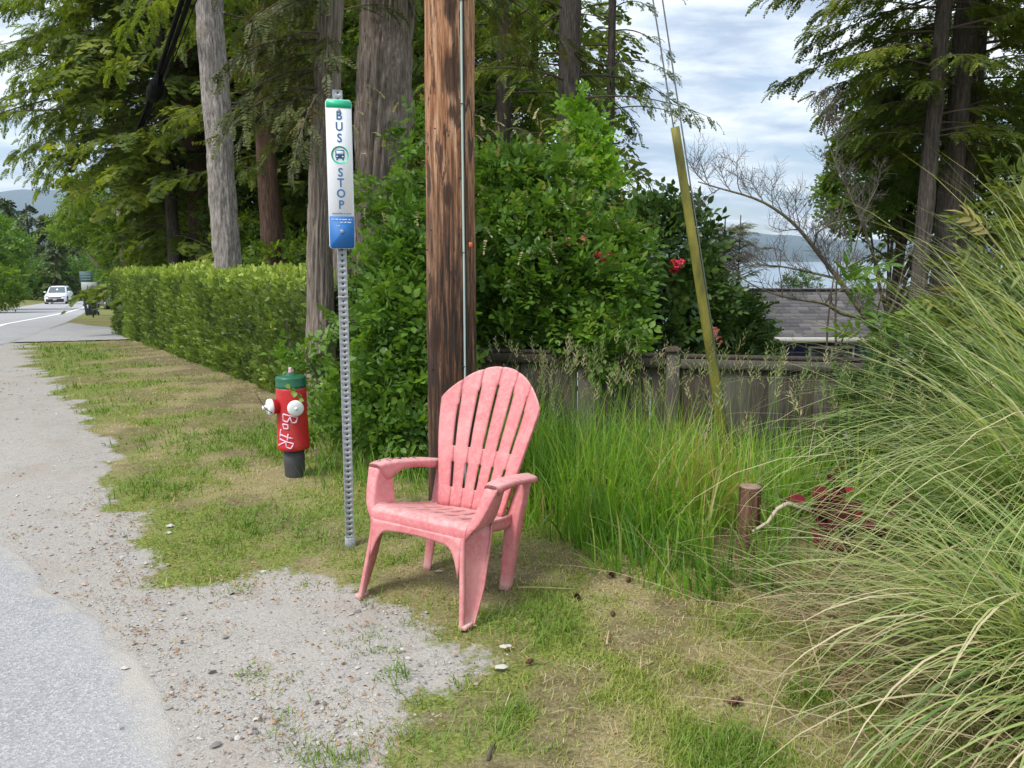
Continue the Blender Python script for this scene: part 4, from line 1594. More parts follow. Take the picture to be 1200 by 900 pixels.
# ================================================================== VEGETATION
Mbark_grey = bark_mat('furrowed_grey_bark', (.075, .062, .054), (.22, .195, .18), (.42, .39, .37), (5, 5, 1.0), 7)
Mbark_cedar = bark_mat('stringy_cedar_bark', (.085, .066, .052), (.20, .165, .14), (.36, .31, .27), (7, 7, .45), 8)
Mbark_red = bark_mat('reddish_bark', (.045, .026, .02), (.105, .062, .046), (.17, .11, .085), (6, 6, .6), 6)
Mbark_dark = bark_mat('dark_bark', (.03, .025, .022), (.075, .062, .055), (.14, .12, .105), (6, 6, .8), 6)
Mbark_mossy = bark_mat('mossy_bark', (.05, .045, .03), (.13, .12, .075), (.24, .22, .15), (5, 5, 1.4), 8)
Mtwig = simple('twig_grey', (.12, .10, .088), .9, var=.35)
Mbranch = simple('branch_brown', (.075, .055, .042), .95, var=.3)

Mfir = leafmat('fir_needles', [(0, (.055, .085, .014)), (.5, (.125, .18, .028)), (.85, (.22, .28, .042)), (1, (.29, .32, .06))], .5, .55)
Mfir2 = leafmat('fir_needles_sunlit', [(0, (.06, .10, .016)), (.5, (.14, .21, .03)), (1, (.26, .33, .05))], .52, .55)
Mcedar = leafmat('cedar_sprays', [(0, (.045, .055, .014)), (.5, (.085, .105, .026)), (.8, (.13, .14, .04)), (1, (.17, .12, .05))], .28, .55)
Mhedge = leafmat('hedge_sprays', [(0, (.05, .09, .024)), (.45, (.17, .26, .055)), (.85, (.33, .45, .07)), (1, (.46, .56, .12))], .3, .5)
Mbush = leafmat('shrub_leaves', [(0, (.045, .105, .018)), (.5, (.11, .22, .03)), (.9, (.19, .33, .045)), (1, (.27, .38, .08))], .4, .42)
Mbright = leafmat('bright_leaves', [(0, (.09, .20, .015)), (.5, (.20, .40, .03)), (1, (.34, .55, .06))], .45, .45)
Mmaple = leafmat('maple_leaves', [(0, (.05, .095, .014)), (.5, (.12, .21, .028)), (1, (.23, .35, .045))], .55, .45)
Mrhodo = leafmat('rhododendron_leaves', [(0, (.022, .052, .014)), (.5, (.055, .115, .024)), (.9, (.12, .20, .042)), (1, (.18, .25, .07))], .28, .35)
Mfarconifer = leafmat('far_conifer_foliage', [(0, (.035, .06, .02)), (.5, (.075, .115, .032)), (1, (.15, .19, .05))], .25, .6)


def blob_points(blobs, n, inner=.55, squash=None):
    """points near the surface of a union of ellipsoids with their outward direction"""
    w_ = np.array([b[3] * b[4] * b[5] for b in blobs]) ** .667
    idx = rng.choice(len(blobs), n * 2, p=w_ / w_.sum())
    B = np.array(blobs, float)
    d = rdir(n * 2)
    r_ = inner + (1 - inner) * rng.random(n * 2) ** .6
    P = B[idx, :3] + d * B[idx, 3:6] * r_[:, None]
    nn = unit(d / B[idx, 3:6])
    depth = np.zeros(n * 2)
    for b in B:
        q = np.linalg.norm((P - b[:3]) / b[3:6], axis=1)
        depth = np.maximum(depth, 1 - q)
    keep = depth < .42
    # uneven outline: thin out by noise
    ns_ = fbm(P * 2.6, 3, 91)
    keep &= (ns_ > .40) | (rng.random(len(P)) < .35)
    P, nn = P[keep][:n], nn[keep][:n]
    return P, nn


def foliage(blobs, n, template, size, mat, name, parent, outward=.7, up=.3, jitter=.6, inner=.5, origin=(0, 0, 0), droop=0.0, kind='stuff', tilt=.6):
    P, nn = blob_points(blobs, n, inner)
    n = len(P)
    d = unit(nn * outward + np.array((0, 0, up - droop)) + rng.normal(size=(n, 3)) * jitter)
    upv = unit(nn * .5 + np.array((0, 0, 1.)) + rng.normal(size=(n, 3)) * tilt)
    sz_ = size * rng.uniform(.6, 1.25, n)
    Ts = template if isinstance(template, list) else [template]
    Vs, Fs, vr, off_ = [], [], [], 0
    clump = fbm(P * 3.2, 3, 55)
    for k, T in enumerate(Ts):
        s_ = slice(k, n, len(Ts))
        V_, F_, iv = scatter(T, P[s_], frames(d[s_], upv[s_]), sz_[s_])
        kf = len(T[0])
        v = np.clip((clump[s_] - .5) * 1.1 + .5 + rng.normal(size=len(P[s_])) * .16, 0, 1)[iv] + rng.normal(size=len(iv)) * .03
        Vs.append(V_)
        Fs += [f + off_ for f in F_]
        vr.append(np.clip(v, 0, 1))
        off_ += len(V_)
    V_ = np.concatenate(Vs) - np.asarray(origin)
    return mk(name, V_, Fs, mat, parent, attrs={'vary': np.concatenate(vr)}, kind=kind)


def stems(parent, base, tips, r0, mat, name='stem', origin=(0, 0, 0), wob=.12):
    for tp in tips:
        a, b = np.array(base, float), np.array(tp, float)
        a = a + np.r_[rng.normal(size=2) * .06, 0]
        s_ = np.linspace(0, 1, 9)[:, None]
        pts = a + (b - a) * s_ + np.sin(s_ * math.pi) * (rng.normal(size=3) * wob) + np.array((0, 0, .1)) * np.sin(s_ * math.pi)
        mk(name, *tube(pts - np.asarray(origin), np.linspace(r0, r0 * .3, 9), 6), mat, parent, smooth=True)


SH = [shoot_t(7, .36, .62, 55, s_) for s_ in (1, 2, 3)]
SHS = [shoot_t(7, .40, .62, 55, s_, simple=True) for s_ in (4, 5)]
FR = [frond_t(9, .36, 46, .11, .40, s_) for s_ in (1, 2, 3)]
FRH = [frond_t(5, .55, 38, .20, .10, s_) for s_ in (4, 5)]
FRF = [frond_t(4, .50, 50, .24, .25, s_) for s_ in (6, 7)]


SPRAY_K, DENS_K = .72, 1.75


def conifer(name, label, x, y, dia, ztop, z_lo, reach, nb, spray, mat, bark, lean=(0, 0), dens=7, cat='conifer', group=None, droop=.5, az=None,
            trunk_hi=None, path=None, seg=36, rings=110, amp=.02, templ=None, z0=None, updir=.12, minl=.55, sub=True, start=.22, side_=.55, flare=None, bumps=()):
    b0 = H1(x, y) - .3 if z0 is None else z0
    if templ is None:
        spray, dens = spray * SPRAY_K, dens * DENS_K
    root = empty(name, (x, y, b0), label, cat, group)
    o = np.array((x, y, b0))
    if path is None:
        path = [(x, y, b0), (x + lean[0] * .5, y + lean[1] * .5, b0 + (ztop - b0) * .5), (x + lean[0], y + lean[1], ztop)]
    path = np.array(path, float)
    rad = np.linspace(dia / 2 * 1.06, dia / 2 * (.45 if trunk_hi is None else trunk_hi), len(path))
    V, F, _ = trunk_mesh(path - o, rad, seg, rings, amp, 1.5, 5.0 if dia > .4 else 4.0, int(abs(x * 13 + y * 7)) % 97, flare=flare, bumps=bumps)
    mk('trunk', V, F, bark, root, smooth=True)
    bp, P_, D_, S_, T_ = [], [], [], [], []
    for k in range(nb):
        h = rng.uniform(0, 1)
        z = z_lo + (ztop - .3 - z_lo) * h
        c0 = np.array([np.interp(z, path[:, 2], path[:, q]) for q in (0, 1)] + [z])
        f_ = az[k % len(az)] + rng.normal() * .35 if az is not None else rng.uniform(0, 2 * math.pi)
        rc = reach(h) if callable(reach) else reach
        l = rc * rng.uniform(minl, 1.1)
        s_ = np.linspace(0, 1, 9)
        up_ = updir + rng.normal() * .10
        hor = np.array((math.cos(f_), math.sin(f_), 0))
        latv = np.array((-math.sin(f_), math.cos(f_), 0))
        wv = rng.normal() * .12
        pts = c0 + hor * (l * s_)[:, None] + latv * (wv * l * s_ ** 2)[:, None] + np.array((0, 0, 1.)) * (l * (up_ * s_ - droop * .6 * s_ ** 2))[:, None]
        bp.append(tube(pts, np.linspace(.008 + .006 * l, .003, 9), 5, False))
        n_ = max(5, int(l * dens))
        tq = start + (1 - start) * rng.random(n_) ** .8
        tq[0] = 1
        for tqq in tq:
            pt = np.array([np.interp(tqq, s_, pts[:, q]) for q in range(3)])
            j = min(7, int(tqq * 8))
            tg = unit(pts[j + 1] - pts[j])
            sd__ = rng.choice((-1, 1))
            dd = unit(tg * rng.uniform(.5, 1) + np.cross(tg, (0, 0, 1.)) * sd__ * rng.uniform(.2, 1.2) * (1 if tqq < .97 else .2) + np.array((0, 0, rng.normal() * .18 - .22)))
            off_ = dd * rng.uniform(0, side_ * (1 - tqq * .6)) * l * .35
            P_.append(pt + off_ * (rng.random() < .8))
            D_.append(dd)
            S_.append(spray * rng.uniform(.65, 1.25))
    mk('branch', *joinm(bp)[:2], Mbranch, root, smooth=True, kind='stuff').data.transform(Matrix.Translation(-Vector(o)))
    P_, D_, S_ = np.array(P_), np.array(D_), np.array(S_)
    tmpl = templ or FR
    upv = unit(np.array((0, 0, 1.)) + rng.normal(size=(len(P_), 3)) * .35)
    Vs, Fs, vr, off_ = [], [], [], 0
    cl = fbm(P_ * 1.6, 3, 61)
    for k, T in enumerate(tmpl):
        s_ = slice(k, len(P_), len(tmpl))
        V_, F_, iv = scatter(T, P_[s_], frames(D_[s_], upv[s_]), S_[s_])
        vr.append(np.clip((cl[s_] - .5) * 1.3 + .45 + rng.normal(size=len(P_[s_])) * .17, 0, 1)[iv])
        Vs.append(V_)
        Fs += [f + off_ for f in F_]
        off_ += len(V_)
    mk('crown', np.concatenate(Vs) - o, Fs, mat, root, attrs={'vary': np.concatenate(vr)}, kind='stuff')
    return root


def xof(px, Y):
    return float(at(px, 300, Y)[0])


G = 'trees of the wood behind the hedge'
# big grey fir standing behind the hedge, with snags
conifer('fir_tree', 'tall straight fir with pale grey furrowed bark rising behind the hedge', xof(268, 14.5), 14.5, .50, 13.5, 5.6, 3.4, 38, .42, Mfir2, Mbark_grey, lean=(-.16, 0), seg=64, rings=320, amp=.035, trunk_hi=.8, az=[1.2, 1.9, .6, 2.4, 1.5])
conifer('fir_tree', 'dark reddish fir close behind the pale grey fir, its long boughs drooping over the roadside', xof(240, 25), 25, .84, 14, 5.4, lambda h: 9.0 - 2.6 * h, 120, .55, Mfir2, Mbark_red, trunk_hi=.8, droop=.44, dens=10, updir=.10, side_=.6, az=[2.5, 2.3, 2.7, 2.1, 2.55, 2.8, .8, 1.4])
conifer('fir_tree', 'slender reddish fir trunk just left of the shaggy cedar, nearer of a pair', xof(318, 19), 19, .48, 12, 4.4, 3.2, 34, .45, Mfir, Mbark_red, trunk_hi=.8)
conifer('fir_tree', 'thin leaning fir trunk just left of the shaggy cedar, farther of a pair', xof(336, 21), 21, .42, 12, 3.6, 3.4, 34, .48, Mfir, Mbark_red, lean=(-.9, 0), trunk_hi=.8)
# the shaggy cedars beside the sign
b0 = H1(-2.02, 8.1) - .1
pth = [tuple(at(378, 478, 8.1)), tuple(at(375, 400, 8.1)), tuple(at(375, 300, 8.1)), tuple(at(378, 200, 8.1)), tuple(at(384, 100, 8.1)), tuple(at(388, 0, 8.1)), tuple(at(390, -150, 8.1))]
conifer('cedar_tree', 'slim cedar with stringy grey bark right behind the bus stop post', pth[0][0], 8.1, .285, 6.5, 3.05, 1.15, 50, .28, Mcedar, Mbark_cedar, path=pth, seg=96, rings=420, amp=.026, trunk_hi=.85,
        dens=15, droop=.9, z0=pth[0][2], az=[-2.4, -1.7, 3.0, -2.0, 2.2, 3.6], flare=(.07, .35), side_=.4)
pth = [tuple(at(436, 470, 9.6)), tuple(at(440, 380, 9.6)), tuple(at(443, 260, 9.6)), tuple(at(446, 160, 9.6)), tuple(at(453, 60, 9.6)), tuple(at(456, 0, 9.6)), tuple(at(458, -150, 9.6))]
conifer('cedar_tree', 'massive old cedar with a knotted burl between the bus sign and the utility pole', pth[0][0], 9.6, .66, 7.5, 4.8, 2.4, 26, .34, Mcedar, Mbark_cedar, path=pth, seg=128, rings=460, amp=.06, trunk_hi=.92,
        dens=10, droop=.6, z0=pth[0][2], az=[-.2, 2.9, 1.5], flare=(.10, .6), bumps=((R(200), 3.9, .5, .30, .10), (R(300), 3.55, .4, .25, .09), (R(240), 3.2, .35, .35, .10), (R(250), 4.3, .5, .2, -.05)))
conifer('cedar_tree', 'narrow second cedar stem rising behind the slim cedar', xof(397, 9.4), 9.4, .22, 7, 4.3, 1.5, 14, .32, Mcedar, Mbark_cedar, dens=9, seg=48, rings=200, amp=.015)
# behind and right of the pole
conifer('fir_tree', 'dark straight fir trunk rising out of the big green shrub', xof(665, 15), 15, .43, 11.5, 4.1, 3.3, 34, .40, Mfir, Mbark_dark, trunk_hi=.85, az=[2.9, 2.4, 3.5, 1.4, 4.0, -.3, .3], seg=56, rings=220)
conifer('fir_tree', 'thin open fir with drooping branches beside the guy wires', xof(712, 17), 17, .24, 11, 3.0, lambda h: 2.0 * (1 - .15 * h), 34, .34, Mfir2, Mbark_dark, dens=5.5, droop=.75, trunk_hi=.6, updir=.22)
conifer('fir_tree', 'dense dark fir close behind the utility pole', xof(590, 18), 18, .45, 11, 1.2, 3.0, 60, .48, Mfir, Mbark_dark, dens=7)
# wood behind
bgt = [(205, 24, .45), (292, 26, .4), (350, 25, .4), (415, 24, .45), (480, 22, .5), (545, 25, .4), (235, 31, .5), (380, 32, .5), (520, 33, .5), (625, 24, .4)]
lbl = ['shadowed fir at the left edge of the wood behind the pale grey fir', 'shadowed fir in the gap right of the pale grey fir', 'shadowed fir in the gap left of the slim cedar', 'shadowed fir seen between the two cedars',
       'shadowed fir hidden mostly by the massive old cedar', 'shadowed fir just right of the utility pole top', 'far fir deep in the wood left of the pale grey fir', 'far fir deep in the wood behind the slim cedar',
       'far fir deep in the wood behind the utility pole', 'shadowed fir left of the dark straight trunk']
for (px, D, dm), lb in zip(bgt, lbl):
    conifer('fir_tree', lb, xof(px, D), D, dm, 7.0 + D * .16, .3, lambda h, D=D: 3.0 - .5 * h, 100, .72, Mfir, Mbark_dark, dens=7, templ=FRF, seg=16, rings=30, group=G, droop=.4, start=.1)

# ------------------------------------------------------------------ hedge
ha, hb = np.array((-1.75, 8.75)), np.array((-11.2, 22.9))
hl_ = np.hypot(*(hb - ha))
hu = (hb - ha) / hl_
hn = np.array((-hu[1], hu[0]))          # towards the road
hedge = empty('hedge', (float(ha[0]), float(ha[1]), H1(*ha)), 'long clipped green cedar hedge along the road', 'hedge')
ho = np.array(hedge.location)
htop = lambda s_: 1.33 - .20 * s_ / hl_ * 1.0
TH = .95
P_, D_ = [], []
# spray positions: road face, top, near end, far end
nf = 44000
s_ = hl_ * rng.random(nf) ** .75 * 1.0
s_ = hl_ * (1 - (1 - rng.random(nf)) ** .0) if False else s_
kind_ = rng.random(nf)
u_ = rng.random(nf)
for k in range(nf):
    ss = s_[k]
    base = ha + hu * ss
    gz = -0.043 * max(0, base[1] - 7) - .05
    tz = htop(ss)
    if kind_[k] < .66:
        z = gz + (tz - gz) * u_[k]
        off_ = TH / 2 * (1 - .10 * (u_[k] > .93)) - .10 * max(0, .25 - u_[k])
        P_.append((*(base + hn * off_), z))
        D_.append((*(hn * .8), .55))
    elif kind_[k] < .93:
        P_.append((*(base + hn * TH * (u_[k] - .5)), tz))
        D_.append((*(hn * .15), 1.0))
    elif kind_[k] < .945:
        P_.append((*(ha + hn * TH * (u_[k] - .5)), -.1 + 1.4 * rng.random()))
        D_.append((*(-hu * .9), .5))
    elif kind_[k] < .96:
        P_.append((*(hb + hn * TH * (u_[k] - .5)), gz + (htop(hl_) - gz) * rng.random()))
        P_[-1] = (P_[-1][0], P_[-1][1], -.7 + 1.8 * rng.random())
        D_.append((*(hu * .9), .5))
    else:
        P_.append((*(base - hn * TH / 2), gz + (tz - gz) * u_[k]))
        D_.append((*(-hn * .8), .55))
P_, D_ = np.array(P_), np.array(D_)
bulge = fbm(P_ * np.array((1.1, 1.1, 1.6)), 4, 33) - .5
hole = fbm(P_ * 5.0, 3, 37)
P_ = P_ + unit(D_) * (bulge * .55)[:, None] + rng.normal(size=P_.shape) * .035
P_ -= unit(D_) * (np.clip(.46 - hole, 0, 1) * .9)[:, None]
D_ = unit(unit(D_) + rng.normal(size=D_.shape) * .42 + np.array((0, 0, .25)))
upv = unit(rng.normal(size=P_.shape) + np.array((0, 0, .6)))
hv = np.clip(.42 + bulge * .8 + (hole - .5) * .9 + rng.normal(size=len(P_)) * .15 + .33 * sstep(-.16, -.0, P_[:, 2] - np.array([1.33 - .2 * min(1, max(0, (p[:2] - ha) @ hu / hl_)) for p in P_])), 0, 1)  # sprays along the top made lighter: light from above put into the colour
Vs, Fs, vr, off_ = [], [], [], 0
for k, T in enumerate(FRH):
    sl_ = slice(k, len(P_), 2)
    V_, F_, iv = scatter(T, P_[sl_], frames(D_[sl_], upv[sl_]), .078 * rng.uniform(.6, 1.35, len(P_[sl_])))
    Vs.append(V_)
    Fs += [f + off_ for f in F_]
    vr.append(hv[sl_][iv])
    off_ += len(V_)
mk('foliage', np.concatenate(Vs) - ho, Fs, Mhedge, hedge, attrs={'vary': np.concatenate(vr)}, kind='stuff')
# dark solid core added so that light does not pass straight through
core_m = simple('hedge_dark_core', (.030, .032, .016), 1.0, var=.5, scale=30, bmp=.6, bscale=40)
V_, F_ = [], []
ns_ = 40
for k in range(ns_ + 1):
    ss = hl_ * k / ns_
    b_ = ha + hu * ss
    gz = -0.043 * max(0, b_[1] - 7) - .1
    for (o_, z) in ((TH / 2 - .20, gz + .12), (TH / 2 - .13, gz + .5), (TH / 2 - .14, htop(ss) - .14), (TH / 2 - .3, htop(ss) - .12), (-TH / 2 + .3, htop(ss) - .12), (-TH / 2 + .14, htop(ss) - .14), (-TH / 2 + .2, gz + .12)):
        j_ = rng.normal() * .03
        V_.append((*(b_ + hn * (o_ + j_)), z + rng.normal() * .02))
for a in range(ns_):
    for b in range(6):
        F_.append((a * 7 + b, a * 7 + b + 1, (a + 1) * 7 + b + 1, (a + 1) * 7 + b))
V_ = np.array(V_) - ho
mk('dark_core', V_, [np.array(F_), np.array([list(range(7)), [ns_ * 7 + q for q in range(7)][::-1]])], core_m, hedge)
for k in range(44):
    ss = .2 + k * hl_ / 44
    b_ = ha + hu * ss + hn * rng.uniform(.1, .32)
    gz = H1(*b_)
    mk('stem', *tube(np.array([(b_[0], b_[1], gz - .05), (b_[0] + rng.normal() * .03, b_[1] + rng.normal() * .03, gz + .3), (b_[0] + rng.normal() * .06, b_[1] + rng.normal() * .06, gz + .8)]) - ho, [.022, .018, .01], 5), Mbranch, hedge, smooth=True)


# ------------------------------------------------------------------ shrubs
def B(px, py, Y, rx, rz_, ry=None):
    p = at(px, py, Y)
    return (p[0], p[1], p[2], rx, ry or rx * .8, rz_)


def shrub(name, label, blobs, n, tmpl, size, mat, base, cat='shrub', group=None, stem_r=.018, nstem=6, smat=None, **kw):
    b0 = (base[0], base[1], H1(*base) - .05)
    root = empty(name, b0, label, cat, group)
    foliage(blobs, n, tmpl, size, mat, 'foliage', root, origin=b0, **kw)
    tips = [np.array(blobs[rng.integers(len(blobs))][:3]) + rng.normal(size=3) * .15 for _ in range(nstem)]
    stems(root, b0, tips, stem_r, smat or Mbranch, origin=b0)
    return root


# big leafy shrub: left of the pole, right of the pole
s1_ = shrub('leafy_shrub', 'bright green leafy shrub filling the gap between the bus sign post and the utility pole',
            [B(480, 470, 6.1, .32, .42), B(470, 400, 6.3, .32, .45), B(485, 340, 6.5, .30, .40), B(455, 310, 6.6, .20, .25), B(492, 280, 6.8, .22, .28), B(505, 420, 6.2, .30, .5), B(445, 495, 5.9, .18, .2), B(488, 515, 5.8, .25, .2), B(450, 440, 6.2, .18, .25), B(440, 350, 6.6, .12, .3)],
            2100, SH, .20, Mbush, (-.9, 6.3), nstem=9, jitter=.75)
s1b = shrub('leafy_shrub', 'low leafy branch of shrub reaching over the red hydrant in front of the slim cedar',
            [B(372, 440, 6.6, .16, .16), B(395, 400, 6.6, .12, .22), B(385, 495, 6.0, .14, .12), B(345, 425, 6.8, .22, .08), B(400, 470, 6.2, .14, .3)], 210, SH, .19, Mbush, (-1.5, 6.7), nstem=4, jitter=.8, inner=.2)
s2_ = shrub('leafy_shrub', 'tall rounded green shrub right of the utility pole, draped over the fence',
            [B(625, 285, 7.9, .58, .55), B(580, 320, 7.7, .42, .7), B(640, 340, 7.6, .62, .5), B(690, 300, 7.9, .45, .42), B(600, 220, 8.1, .42, .30), B(645, 210, 8.2, .34, .24), B(705, 350, 7.4, .38, .38),
             B(590, 400, 7.75, .4, .35), B(650, 385, 7.5, .5, .28), B(715, 400, 7.0, .26, .24), B(725, 310, 7.9, .30, .35)],
            5200, SH, .22, Mbush, (.3, 7.9), nstem=12, jitter=.65)
# flowering plume tips on the shrub
Mplume = leafmat('dry_flower_plumes', [(0, (.20, .18, .08)), (1, (.42, .36, .19))], .3, .7)
pn, pd = blob_points([B(620, 235, 7.5, .75, .6), B(690, 280, 7.5, .4, .5), B(470, 180, 6.7, .45, .4), B(600, 190, 7.8, .5, .35)], 230, .9)
V_, F_, iv = scatter(frond_t(7, .16, 30, .12, .5, 9), pn + pd * .12, frames(unit(pd + np.array((0, 0, .3)) + rng.normal(size=pd.shape) * .5)), .15 * rng.uniform(.6, 1.3, len(pn)))
mk('flower_plume', V_ - np.array(s2_.location), F_, Mplume, s2_, attrs={'vary': rng.random(len(pn))[iv]}, kind='stuff')
# feathery shoots of the shrub in front of the massive cedar
shrub('feathery_shrub', 'loose feathery green sprigs in front of the massive old cedar trunk', [B(485, 215, 7.2, .22, .30), B(455, 235, 7.3, .22, .18), B(490, 160, 7.4, .14, .22), B(430, 240, 7.2, .14, .14)], 190, SHS, .20, Mbush, (-1.1, 7.3), nstem=7, jitter=.8, inner=.2)
# bright yellow-green young maple by the dark fir
shrub('young_maple', 'luminous yellow-green young maple behind the tall shrub', [B(686, 160, 10, .22, .50), B(692, 215, 10, .30, .45), B(700, 250, 10, .28, .3)], 460, SHS, .27, Mbright, (1.0, 10), cat='tree', nstem=4, jitter=.9)
# dark rhododendron behind the fence
rh = shrub('rhododendron', 'dark green flowering rhododendron behind the fence right of the tall shrub', [B(780, 300, 9, .55, .62), B(745, 335, 8.8, .5, .5), B(720, 275, 9.4, .35, .4), B(800, 355, 8.9, .5, .5), B(770, 262, 9.3, .22, .2), B(760, 390, 8.6, .6, .35)],
           1700, SH, .25, Mrhodo, (1.7, 9.2), nstem=6)
shrub('conifer_shrub', 'dense dark green rounded shrub behind the fence next to the grey roof', [B(850, 378, 9.6, .46, .34), B(835, 350, 9.8, .34, .30), B(872, 398, 9.4, .26, .16), B(850, 410, 9.3, .6, .2)],
      1500, FR, .23, Mhedge if False else Mrhodo, (2.7, 9.7), nstem=3)
Mpetal = leafmat('crimson_petals', [(0, (.32, .012, .03)), (1, (.65, .06, .09))], .3, .5)
Mpetal2 = leafmat('pink_petals', [(0, (.50, .17, .13)), (1, (.72, .36, .28))], .3, .5)
flower_t = joinm([xf(leaf_t(.9, .10, .25), (R(35), 0, k * 2 * math.pi / 5)) for k in range(5)])


def flower_head(px, py, Y, mat, parent, r=.07, n=9):
    c0 = at(px, py, Y)
    d = unit(rng.normal(size=(n, 3)) + np.array((0, -.7, .4)))
    V_, F_, iv = scatter(flower_t, c0 + d * r * .7 - np.array(parent.location), frames(np.cross(d, (0.3, .2, 1.)), d), r * .8 * rng.uniform(.8, 1.2, n))
    mk('flower_head', V_, F_, mat, parent, attrs={'vary': rng.random(n)[iv]})


for px, py, mt, r_ in ((703, 303, Mpetal, .065), (697, 329, Mpetal, .05), (790, 312, Mpetal, .06), (712, 298, Mpetal, .04), (798, 309, Mpetal, .045)):
    flower_head(px, py, 7.3 if px < 720 else 8.3, mt, rh, r_)
for px, py, r_ in ((836, 386, .05), (834, 392, .035), (842, 399, .035), (680, 282, .045), (666, 283, .035), (832, 404, .03)):
    flower_head(px, py, 7.3 if px < 700 else 7.2, Mpetal2, rh, r_, 6)

# trees over the right
G2 = 'fir trio on the right'
trio = [(1088, 11.6, .25, (-.0, 0), 'leftmost and slimmest of the three fir trunks on the right'), (1112, 12.2, .36, (.12, 0), 'thickest, middle of the three fir trunks on the right'), (1127, 12.9, .30, (.10, 0), 'rear, rightmost of the three fir trunks on the right')]
for k, (px, D, dm, ln2, lb) in enumerate(trio):
    conifer('fir_tree', lb, xof(px, D) - .12, D, dm, 8.3, 3.1, lambda h: 1.5 + 1.7 * h, 56, .36, Mfir, Mbark_dark, lean=(ln2[0] * .3 + .05, 0), seg=44, rings=200, trunk_hi=.8, dens=15,
            az=[3.1, 2.7, 3.5, -.2, .3, -1.4, 1.8], droop=.35, group=G2)
conifer('fir_tree', 'dark fir filling the top right corner behind the trio', xof(1190, 14), 14, .4, 9.5, .5, 2.6, 110, .45, Mfir, Mbark_dark, dens=8)


def broadleaf(name, label, base, trunk_px, blobs, n, size, mat, dia=.2, tmpl=None, bark=None, group=None, cat='tree', **kw):
    b0 = np.array((base[0], base[1], H1(*base) - .1))
    root = empty(name, tuple(b0), label, cat, group)
    top = np.mean([b[:3] for b in blobs], axis=0)
    pts = np.array([b0, b0 + (top - b0) * (.3, .3, .45) + rng.normal(size=3) * .05, top])
    V, F, _ = trunk_mesh(np.array([b0, (b0 * .6 + top * .4) * (1, 1, 1), top]) - b0, [dia / 2, dia / 2.4, dia / 6], 20, 60, dia * .06, 1.5, 3.5, 5)
    tr_ = mk('trunk', V, F, bark or Mbark_dark, root, smooth=True)
    parts = []
    for b in blobs:
        for _ in range(3):
            st_ = b0 + (top - b0) * rng.uniform(.35, .85)
            e_ = np.array(b[:3]) + rng.normal(size=3) * .3 * b[3]
            s_ = np.linspace(0, 1, 7)[:, None]
            p_ = st_ + (e_ - st_) * s_ + np.sin(s_ * math.pi) * rng.normal(size=3) * .12 - b0
            parts.append(tube(p_, np.linspace(dia * .2, dia * .04, 7), 5, False))
    mk('limb', *joinm(parts), Mbranch, root, smooth=True, kind='stuff')
    foliage(blobs, n, tmpl or SHS, size, mat, 'crown', root, origin=tuple(b0), **kw)
    return root


broadleaf('maple_tree', 'green leafy maple glimpsed left of and behind the three fir trunks', (7.2, 15.5), None,
          [B(1015, 215, 15, .9, .6), B(1060, 240, 15.5, 1.0, .6), B(1035, 160, 15, .9, .5), B(1000, 255, 14.5, .6, .3), B(1100, 180, 16, 1.2, 1.0), B(1150, 230, 15, 1.3, .9), B(1180, 160, 15, 1.1, 1.0), B(1060, 100, 15.5, 1.0, .6)],
          3800, .30, Mmaple, .25, jitter=.9, inner=.3)
broadleaf('maple_tree', 'dark spreading maple beyond the driveway at the far end of the hedge', (-17.3, 34.2), None,
          [B(152, 285, 37.5, 2.0, 1.4), B(92, 268, 38, 1.4, .8), B(180, 280, 33, 2.4, 1.8), B(150, 240, 34, 2.6, 1.8), B(215, 260, 32, 2.2, 2.4), B(165, 325, 33, 1.5, 1.0), B(240, 300, 30, 1.6, 1.2), B(105, 265, 34, 1.3, .9)],
          9000, .36, Mmaple, .38, jitter=.8, inner=.45)
broadleaf('maple_tree', 'broad leafy maple in the shade behind the hedge, left of the slim cedar', (-5.2, 23.5), None,
          [B(330, 290, 23, 1.6, 1.0), B(290, 250, 24, 1.5, 1.6), B(355, 240, 24, 1.4, 1.6), B(330, 190, 25, 1.6, 1.4), B(400, 250, 24, 1.5, 1.8), B(350, 310, 19, 1.4, .6), B(285, 130, 25, 1.4, 1.4), B(400, 130, 25, 1.4, 1.6)],
          5200, .34, Mmaple, .3, jitter=.8, inner=.4)
broadleaf('maple_tree', 'leafy maple showing in the gap between the massive cedar and the utility pole', (-1.6, 20), None,
          [B(490, 60, 20, 1.1, 1.3), B(490, 140, 20, 1.1, 1.1), B(425, 60, 20, .8, 1.5), B(585, 60, 21, 1.2, 1.6), B(600, 140, 20, 1.2, 1.0), B(560, 190, 19, 1.0, .8)],
          3400, .32, Mmaple, .3, jitter=.8, inner=.4)
# shrubs along the far side of the road
G3 = None
broadleaf('roadside_shrub', 'rounded bright green bush on the far bank of the road', (-33, 47), None, [B(-8, 290, 50, 2.2, 2.0), B(-30, 300, 50, 2.4, 2.0), B(8, 315, 50, 1.4, 1.4), B(-45, 310, 50, 2, 2)], 1500, .60, Mbush, .15, cat='shrub', jitter=.8)
broadleaf('roadside_shrub', 'low green roadside bushes directly behind the white car', (-50, 92), None, [B(20, 328, 92, 4.0, 2.3), B(60, 326, 95, 4.0, 2.0), B(105, 325, 95, 4.0, 2.2), B(-10, 325, 90, 4, 2.6), B(150, 330, 90, 4, 2.2)], 2200, .95, Mbush, .2, cat='shrub', jitter=.8)
broadleaf('roadside_shrub', 'dark bush at the very left edge under the bright bush', (-31.0, 44), None, [B(-10, 335, 44, 1.6, 1.2), B(6, 345, 44, 1.0, .6)], 500, .5, Mmaple, .1, cat='shrub', jitter=.8)
